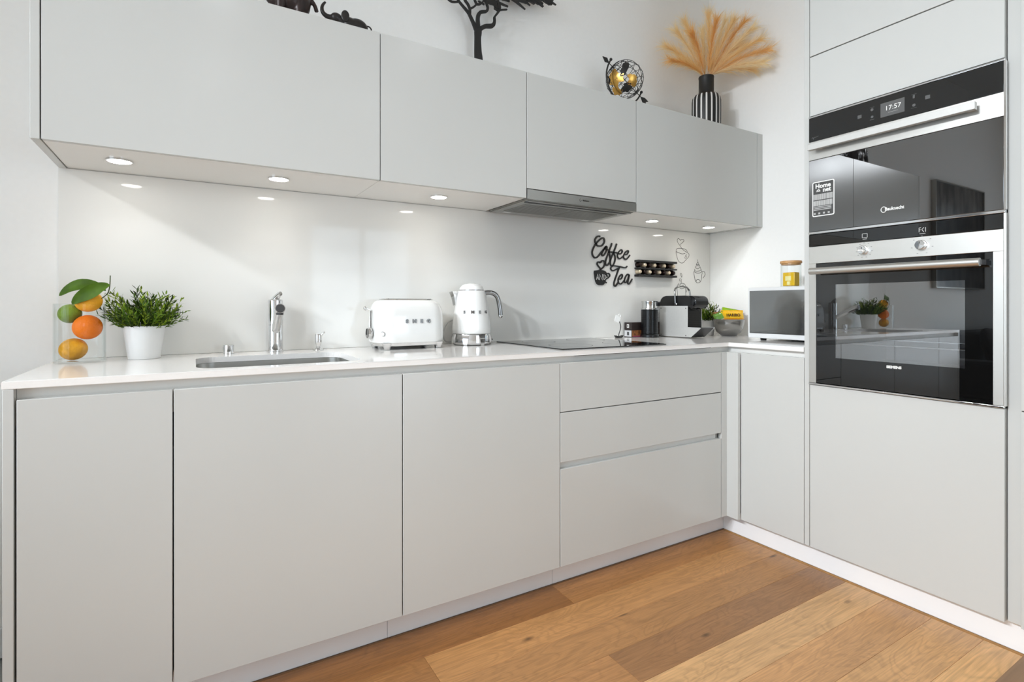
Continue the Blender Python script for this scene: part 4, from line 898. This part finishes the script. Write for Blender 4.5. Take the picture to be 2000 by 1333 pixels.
LEAVES = [[(1.1342,2.42,0.0068),(1.1651,2.413,0.0069)],[(1.1573,2.4314,0.0092),(1.2017,2.4259,0.0093)],[(1.1755,2.4414,0.0104),(1.2282,2.4429,0.0116),(1.2876,2.4391,0.0071)],[(1.1912,2.4275,0.0104),(1.2497,2.4281,0.0105)],[(1.2149,2.4228,0.0139),(1.2497,2.4188,0.0117)],[(1.2149,2.4112,0.007),(1.2363,2.4045,0.0082)],[(1.2551,2.4648,0.0094),(1.2959,2.4662,0.0083)],[(1.3234,2.485,0.0095),(1.3881,2.4836,0.006)],[(1.3318,2.4874,0.0107),(1.3981,2.4925,0.006)],[(1.3938,2.5057,0.0048),(1.4168,2.5077,0.0048)],[(0.9878,2.386,0.0088),(1.0071,2.3795,0.0089),(1.0388,2.3888,0.0078)],[(1.1651,2.4291,0.0138),(1.2282,2.436,0.014)]]
t = thing('tree_sculpture', 'flat black metal acacia tree standing on the wall cabinets', 'sculpture', (1.135, 2.12, ZTOP))
pt = lambda a, b, d: (a-1.135, d-.0, b-ZTOP)
M().box(-.09, .09, -.04, .04, .0005, .006, .0015).done('base_plate', BLK, t)
m = M()
for i, s_ in enumerate(TRUNK):
    s_ = [p for p in s_]
    if i == 0: s_ = [(1.1393, ZTOP+.0065, .060)] + s_
    q = smooth2(s_, 5); m.strip(q, [p[2] for p in q], pt, -.004-.0001*i, .004+.0001*i)
m.done('trunk', BLK, t, 0)
m = M(); rnd = random.Random(5); lv_ = []
for s_ in LEAVES: lv_.append(smooth2(s_, 3))
for k in range(150):           # the umbrella crown above the picture's edge
    x = rnd.uniform(.86, 1.46); top_ = 2.62 - .9*(x-1.16)**2; z = rnd.uniform(2.462+.35*abs(x-1.15)**1.5, top_)
    ln = rnd.uniform(.05, .10); a = rnd.uniform(-.35, .15)
    lv_.append([(x, z, .006), (x+ln*.5, z+ln*.5*a+.006, .013), (x+ln, z+ln*a, .004)])
for i, q in enumerate(lv_): m.strip(q, [p[2] for p in q], pt, -.003-.00002*i, .003+.00002*i)
m.done('crown', BLK, t, 0)
# elephants
ELE = grain(mat('dark_bronze', (34, 30, 28), .35, .2), 40, .25)
def elephant(label, c, s, rz, trunk_up, col):
    t = thing('elephant_figurine', label, 'figurine', c, rz)
    m = M(); S = lambda p: tuple(q*s for q in p)
    m.ell(S((.046, 0, .092)), S((.056, .036, .045))); m.ell(S((.068, 0, .084)), S((.032, .034, .044))); m.ell(S((.006, 0, .094)), S((.040, .034, .040)))
    m.ell(S((-.060, 0, .114)), S((.030, .024, .025))); m.ell(S((-.026, 0, .104)), S((.034, .024, .027)))
    for (x, y) in ((.005, .018), (.012, -.018), (.076, .018), (.066, -.018)):
        m.tube([S((x, y, .085)), S((x-.002, y, .045)), S((x, y, .004))], [.018*s, .0135*s, .0145*s], 14)
    if trunk_up: tp = [(-.070, 0, .112), (-.094, 0, .109), (-.114, 0, .114), (-.127, 0, .128), (-.129, 0, .150), (-.122, 0, .168), (-.112, 0, .180)]
    else: tp = [(-.076, 0, .108), (-.092, 0, .090), (-.100, 0, .062), (-.103, 0, .036), (-.112, 0, .020)]
    q = smooth2([S(p) for p in tp], 5); m.tube(q, [s*(.0150-.0095*i/(len(q)-1)) for i in range(len(q))], 12)
    q = smooth2([S(p) for p in ((.080, 0, .112), (.098, 0, .110), (.112, 0, .094), (.119, 0, .074))], 4) if not trunk_up else smooth2([S(p) for p in ((.088, 0, .112), (.104, 0, .114), (.116, 0, .108), (.121, 0, .094))], 4); m.tube(q, (.0042 if trunk_up else .0068)*s, 8)
    ob = m.done('body', ELE if col is None else col, t, 0)
    modify(ob, ('REMESH', dict(mode='VOXEL', voxel_size=.0026*s)), ('SMOOTH', dict(factor=.6, iterations=5)))
    ob.data.polygons.foreach_set('use_smooth', [True]*len(ob.data.polygons))
    for sy in (-1, 1):
        e = M(); e.ell(S((-.022, sy*.029, .122)), S((.020, .0050, .029)), Matrix.Rotation(R(14*sy), 3, 'Z')); e.done('ear', ELE if col is None else col, t, 60)
    return t
elephant('small dark elephant figurine with raised trunk on the wall cabinets', (.522, 1.95, ZTOP), .70, R(0), True, None)
elephant('larger dark elephant figurine walking ahead of the small one', (.283, 1.95, ZTOP), 1.10, R(0), False, grain(mat('reddish_bronze', (46, 32, 30), .35, .2), 30, .3))
# globe
gc = Vector((1.893, 2.0, 2.190)); gr = .0915
t = thing('wire_globe', 'black wire globe with gold continents on an arrow axis', 'globe', (gc.x, gc.y, ZTOP))
g0 = gc - t.location
ax = Vector((.099, 0, -.058)).normalized(); e1 = Vector((0, 1, 0)); e2 = ax.cross(e1).normalized()
def sph(lat, lon, r=gr): return g0 + ax*(-math.sin(lat)*r) + (e1*math.cos(lon)+e2*math.sin(lon))*math.cos(lat)*r
for k in range(12):
    M().tube([sph(R(a), R(k*30)) for a in range(-88, 89, 8)], .00135, 5, False).done('meridian', BLK, t)
for la in (-60, -40, -20, 0, 20, 40, 60):
    M().tube([sph(R(la), R(a)) for a in range(0, 361, 12)], .00135, 5, False).done('parallel', BLK, t)
GOLD = mat('brushed_gold', (206, 160, 84), .3, 1.0)
def face_dir(u_, v_):   # lat/lon of a point on the near side (x right, z up as seen from the room)
    tw = Vector((-.64, -.69, -.36)).normalized(); rg = Vector((.733, -.680, 0)); uv = rg.cross(-tw) * -1 if rg.cross(-tw).z < 0 else rg.cross(-tw)
    d = rg*u_ + uv*v_ + tw*math.sqrt(max(0, 1-u_*u_-v_*v_)); la = -math.asin(max(-1, min(1, d.dot(ax)))); return la, math.atan2(d.dot(e2), d.dot(e1))
def continent(u_, v_, ru, rv, seed, m_, far=False):
    rnd = random.Random(seed); la0, lo0 = face_dir(u_, v_)
    if far: lo0 += math.pi; la0 *= .6
    pts = [(la0 + 1.2*rv*math.sin(a)*k_, lo0 + 1.2*ru*math.cos(a)*k_/max(.3, math.cos(la0))) for a, k_ in ((2*math.pi*i/18, rnd.uniform(.62, 1.15)) for i in range(18))]
    m = M(); c0 = m.v(sph(la0, lo0, gr+.0014)); c1 = m.v(sph(la0, lo0, gr+.0004))
    mid = [m.v(sph(la0+(p[0]-la0)*.5, lo0+(p[1]-lo0)*.5, gr+.0014)) for p in pts]; rim = [m.v(sph(p[0], p[1], gr+.0014)) for p in pts]
    mid1 = [m.v(sph(la0+(p[0]-la0)*.5, lo0+(p[1]-lo0)*.5, gr+.0004)) for p in pts]; rim1 = [m.v(sph(p[0], p[1], gr+.0004)) for p in pts]
    for i in range(18):
        j = (i+1) % 18; m.f([c0, mid[i], mid[j]]); m.f([mid[i], rim[i], rim[j], mid[j]]); m.f([c1, mid1[j], mid1[i]]); m.f([mid1[i], mid1[j], rim1[j], rim1[i]]); m.f([rim[i], rim1[i], rim1[j], rim[j]])
    m.done('continent', m_, t, 60)
continent(-.50, .14, .36, .46, 1, GOLD); continent(.42, -.05, .24, .30, 2, GOLD); continent(-.42, -.55, .26, .26, 3, GOLD)
continent(.02, .55, .40, .20, 4, BLK); continent(.10, -.42, .26, .24, 6, BLK); continent(.2, .3, .4, .3, 8, BLK, True)
axl = M(); axl.tube([g0 - ax*.158, g0 + ax*.166], .0020, 8); axl.done('axis_rod', BLK, t)
side = Vector((ax.z, 0, -ax.x))
pa = lambda dy: (lambda a, b: g0 + ax*a + side*b + Vector((0, dy, 0)))
M().prism([(-.165, 0), (-.140, .013), (-.118, 0), (-.140, -.013)], pa(-.002), pa(.002)).done('arrow_head', BLK, t, 0)
M().prism([(.126, 0), (.150, .014), (.178, .014), (.165, 0), (.178, -.014), (.150, -.014)], pa(-.002), pa(.002)).done('arrow_fletching', BLK, t, 0)
arcm = M(); q = []
for a in range(0, 181, 6):   # half ring from pole to pole, passing below the globe
    q.append(g0 + (-ax*math.cos(R(a)) + (-side if (-side).z < 0 else side)*math.sin(R(a)))*.118)
up_ = (side if side.z > 0 else -side)
q = [q[0] + up_*.024] + q + [q[-1] + up_*.024]
arcm.tube(q, .0042, 8); arcm.ell(q[0], (.0075,)*3, n=12, m=8); arcm.ell(q[-1], (.0075,)*3, n=12, m=8); arcm.done('arc_frame', BLK, t)
lowz = min(p.z for p in q); px_ = [p for p in q if p.z == lowz][0]
m = M(); m.lathe([(.055, .0004), (.055, .005), (.030, .011), (.008, .018), (.006, .03), (.005, lowz)], (px_.x, px_.y, 0), 32); m.done('foot', BLK, t)
# striped vase with pampas grass
vb = Vector((2.500, 2.0, ZTOP))
t = thing('striped_vase', 'black vase with white vertical stripes on the wall cabinets', 'vase', vb)
M().lathe([(.066, .0005), (.070, .004), (.0775, .06), (.0785, .13), (.0780, .190), (.074, .212), (.064, .226), (.046, .2335)], n=64).done('body', BLK, t, 50)
M().lathe([(.0445, .2337), (.0405, .240), (.0400, .318), (.0415, .328), (.0405, .332), (.036, .332), (.035, .322), (.035, .235), (.001, .234)], n=40).done('neck', BLK, t, 50)
STW = mat('stripe_white', (222, 220, 216), .6)
for k in range(18):
    a0 = 2*math.pi*k/18; m = M(); rings = []
    for (r, z) in ((.0712, .006), (.0783, .06), (.0793, .13), (.0788, .190), (.0748, .2125), (.0690, .2220)):
        da = .055*.078/r if r > .072 else .05
        rings.append([(r*math.cos(a0+d_), r*math.sin(a0+d_), z) for d_ in (-da, 0, da)])
    m.loft(rings, False, False); m.done('stripe', STW, t, 60)
TIPS = [(2.291,2.092,2.491),(2.236,2.009,2.371),(2.298,2.03,2.55),(2.455,2.111,2.68),(2.33,1.953,2.513),(2.541,2.06,2.633),(2.513,1.995,2.685),(2.438,1.888,2.574),(2.651,1.993,2.691),(2.561,1.873,2.606),(2.626,1.857,2.611),(2.629,1.809,2.551),(2.649,1.774,2.486),(2.67,1.749,2.426),(2.653,1.759,2.36),(2.695,1.85,2.369),(2.71,1.95,2.545),(2.448,2.115,2.457)]
PLUME = []
for c_ in ((252, 228, 178), (246, 206, 140), (253, 236, 198)):
    m_ = mat('pampas_plume', c_, .8); b_ = bsdf(m_); b_.inputs['Subsurface Weight'].default_value = 0.0
    tr_ = N(m_, 'ShaderNodeBsdfTranslucent'); tr_.inputs[0].default_value = lin(c_); mx_ = N(m_, 'ShaderNodeMixShader'); mx_.inputs[0].default_value = .5
    out_ = [n for n in m_.node_tree.nodes if n.type == 'OUTPUT_MATERIAL'][0]
    L(m_, b_.outputs[0], mx_.inputs[1]); L(m_, tr_.outputs[0], mx_.inputs[2]); L(m_, mx_.outputs[0], out_.inputs[0]); PLUME.append(m_)
STEMM = mat('pampas_stem', (206, 150, 92), .7)
rnd = random.Random(9)
for i, tip in enumerate(TIPS):
    lb = {0: 'pampas grass stem at the far left of the fan in the striped vase', 6: 'tallest pampas grass stem, upright in the middle of the striped vase', 13: 'pampas grass stem reaching farthest right from the striped vase', 1: 'lowest pampas grass stem on the left side of the striped vase', 15: 'lowest pampas grass stem on the right side of the striped vase'}.get(i, 'beige feathery pampas grass stem inside the fan, between its outermost stems')
    st = thing('pampas_stem', lb, 'dried grass', vb + Vector((0, 0, .245)), group='pampas grass stems in the striped vase')
    o_ = Vector(st.location); tipv = Vector(tip) - o_
    nk = Vector((tipv.x, tipv.y, 0)).normalized()*.020; nk.z = .090
    b0 = Vector((-nk.x*.4, -nk.y*.4, .001))
    ctr = [b0, nk, nk + (tipv-nk)*.4 + Vector((0, 0, .018)), nk + (tipv-nk)*.75 + Vector((0, 0, .014)), tipv]
    q = [Vector(p) for p in smooth2([tuple(p) for p in ctr], 8)]
    M().tube(q, [.0016*(1-.75*k/(len(q)-1)) for k in range(len(q))], 5).done('stem', STEMM, st, 60)
    m = M(); k0 = 8
    for h in range(560):
        s_ = rnd.random()**.8; f_ = k0 + s_*(len(q)-1.01-k0); ii = int(f_); p = q[ii].lerp(q[ii+1], f_-ii); td = (q[ii+1]-q[ii]).normalized()
        rv = Vector((rnd.gauss(0, 1), rnd.gauss(0, 1), rnd.gauss(0, 1))); rv = (rv - td*rv.dot(td)).normalized()
        ln = rnd.uniform(.07, .15)*(1-.35*s_); sp_ = rnd.uniform(.18, .62) + .25*s_
        d1 = (td + rv*sp_*.7).normalized(); d2 = (td + rv*sp_*1.3 + Vector((0, 0, -.12))).normalized()
        sd = d1.cross(Vector((rnd.random()-.5, rnd.random()-.5, rnd.random()-.5))).normalized()*.00055
        a_, b_, e_ = p, p + d1*ln*.5, p + d1*ln*.5 + d2*ln*.5
        for lim in (a_, b_, e_):
            lim.y = min(lim.y, 2.172-o_.y); lim.x = min(lim.x, 2.742-o_.x)
        va = [m.v(a_-sd), m.v(a_+sd), m.v(b_+sd*.8), m.v(b_-sd*.8), m.v(e_)]
        m.f(va[:4]); m.f([va[3], va[2], va[4]])
    pm_ = m.done('plume', PLUME[i % 3], st, 0); pm_['kind'] = 'stuff'

# ------------------------------------------------------------------ the rest of the room (seen in the oven glass and at the corner of the picture)
t = thing('wooden_table', 'dark brown wooden table whose corner enters at the lower right', 'table', (1.15, -.32, 0))
TX0, TX1, TY0, TY1 = .38, 1.95, -.85, .181
k = 0
for j in range(6):
    a = TY0 + (TY1-TY0)*j/6; b = TY0 + (TY1-TY0)*(j+1)/6
    m = M((0, 0, 0)); m.box(TX0-1.15, TX1-1.15, a+.32+.0004, b+.32-.0004, .705, .74, .0015); ob = m.done('board', TABLEW, t); ob.color = lin((112 + 6*(j % 3), 84 + 5*(j % 3), 62 + 4*(j % 2)))
for x in (TX0+.05, TX1-.05):
    for y in (TY0+.06, TY1-.06):
        M(t.location).tube([(x, y, .7045), (x, y, .0015)], [.032, .022], 16).done('leg', BLK, t)
# framed picture: dark generic art
t = thing('framed_picture', 'large dark picture in a thin pale frame on the back wall left of the kitchen', 'picture', (-1.96, Y1, 1.70))
m = W(t); px0, px1, pz0, pz1 = -2.49, -1.42, 1.22, 2.19
for b in ((px0, px1, pz0, pz0+.012), (px0, px1, pz1-.012, pz1), (px0, px0+.012, pz0+.012, pz1-.012), (px1-.012, px1, pz0+.012, pz1-.012)): m.box(b[0], b[1], Y1-.04, Y1-.001, b[2], b[3])
m.done('picture_frame', mat('pale_metal', (170, 168, 162), .3, .8), t, 0)
art = mat('dark_art', (40, 40, 40), .3); b_ = bsdf(art)
tc = N(art, 'ShaderNodeTexCoord'); mp = N(art, 'ShaderNodeMapping'); mp.inputs['Scale'].default_value = (4, 1, 1.2); nz = N(art, 'ShaderNodeTexNoise'); nz.inputs['Scale'].default_value = 2.2; nz.inputs['Detail'].default_value = 6
cr_ = N(art, 'ShaderNodeValToRGB'); cr_.color_ramp.elements[0].position = .42; cr_.color_ramp.elements[0].color = lin((12, 12, 12)); cr_.color_ramp.elements[1].position = .66; cr_.color_ramp.elements[1].color = lin((112, 108, 104))
L(art, tc.outputs['Object'], mp.inputs[0]); L(art, mp.outputs[0], nz.inputs['Vector']); L(art, nz.outputs['Fac'], cr_.inputs[0]); L(art, cr_.outputs[0], b_.inputs['Base Color'])
W(t).box(px0+.012, px1-.012, Y1-.030, Y1-.001, pz0+.012, pz1-.012).done('canvas', art, t, 0)
# sofa
SOFA = grain(mat('charcoal_fabric', (46, 45, 46), .9, Sheen_Weight=.3), 160, .25, bump=.3)
t = thing('sofa', 'charcoal fabric sofa against the back wall left of the kitchen', 'sofa', (-2.1, 1.70, 0))
so = M(t.location)
so.box(-3.1, -1.10, 1.25, 2.12, .10, .30, .02); so.done('frame', SOFA, t)
for x in (-3.1, -1.30): M(t.location).box(x, x+.20, 1.25, 2.12, .302, .62, .05, 3).done('armrest', SOFA, t)
M(t.location).box(-2.895, -1.305, 1.92, 2.12, .302, .84, .06, 3).done('backrest', SOFA, t)
for x in (-2.895, -2.10): M(t.location).box(x+.003, x+.79, 1.27, 1.915, .302, .45, .04, 3).done('seat_cushion', SOFA, t)
for x in (-3.0, -1.2):
    for y in (1.33, 2.04): M(t.location).cyl((x, y, .099), (x, y, .001), .022, .018).done('leg', BLK, t)
for (x, rz_, lb) in ((-2.55, 8, 'charcoal cushion leaning in the left half of the sofa'), (-1.62, -10, 'charcoal cushion leaning in the right half of the sofa')):
    m = M((x, 1.80, .67)); m.ell((x, 1.80, .67), (.23, .07, .21), Matrix.Rotation(R(rz_), 3, 'Z') @ Matrix.Rotation(R(-18), 3, 'X')); m.done('cushion', SOFA, label=lb, cat='cushion')
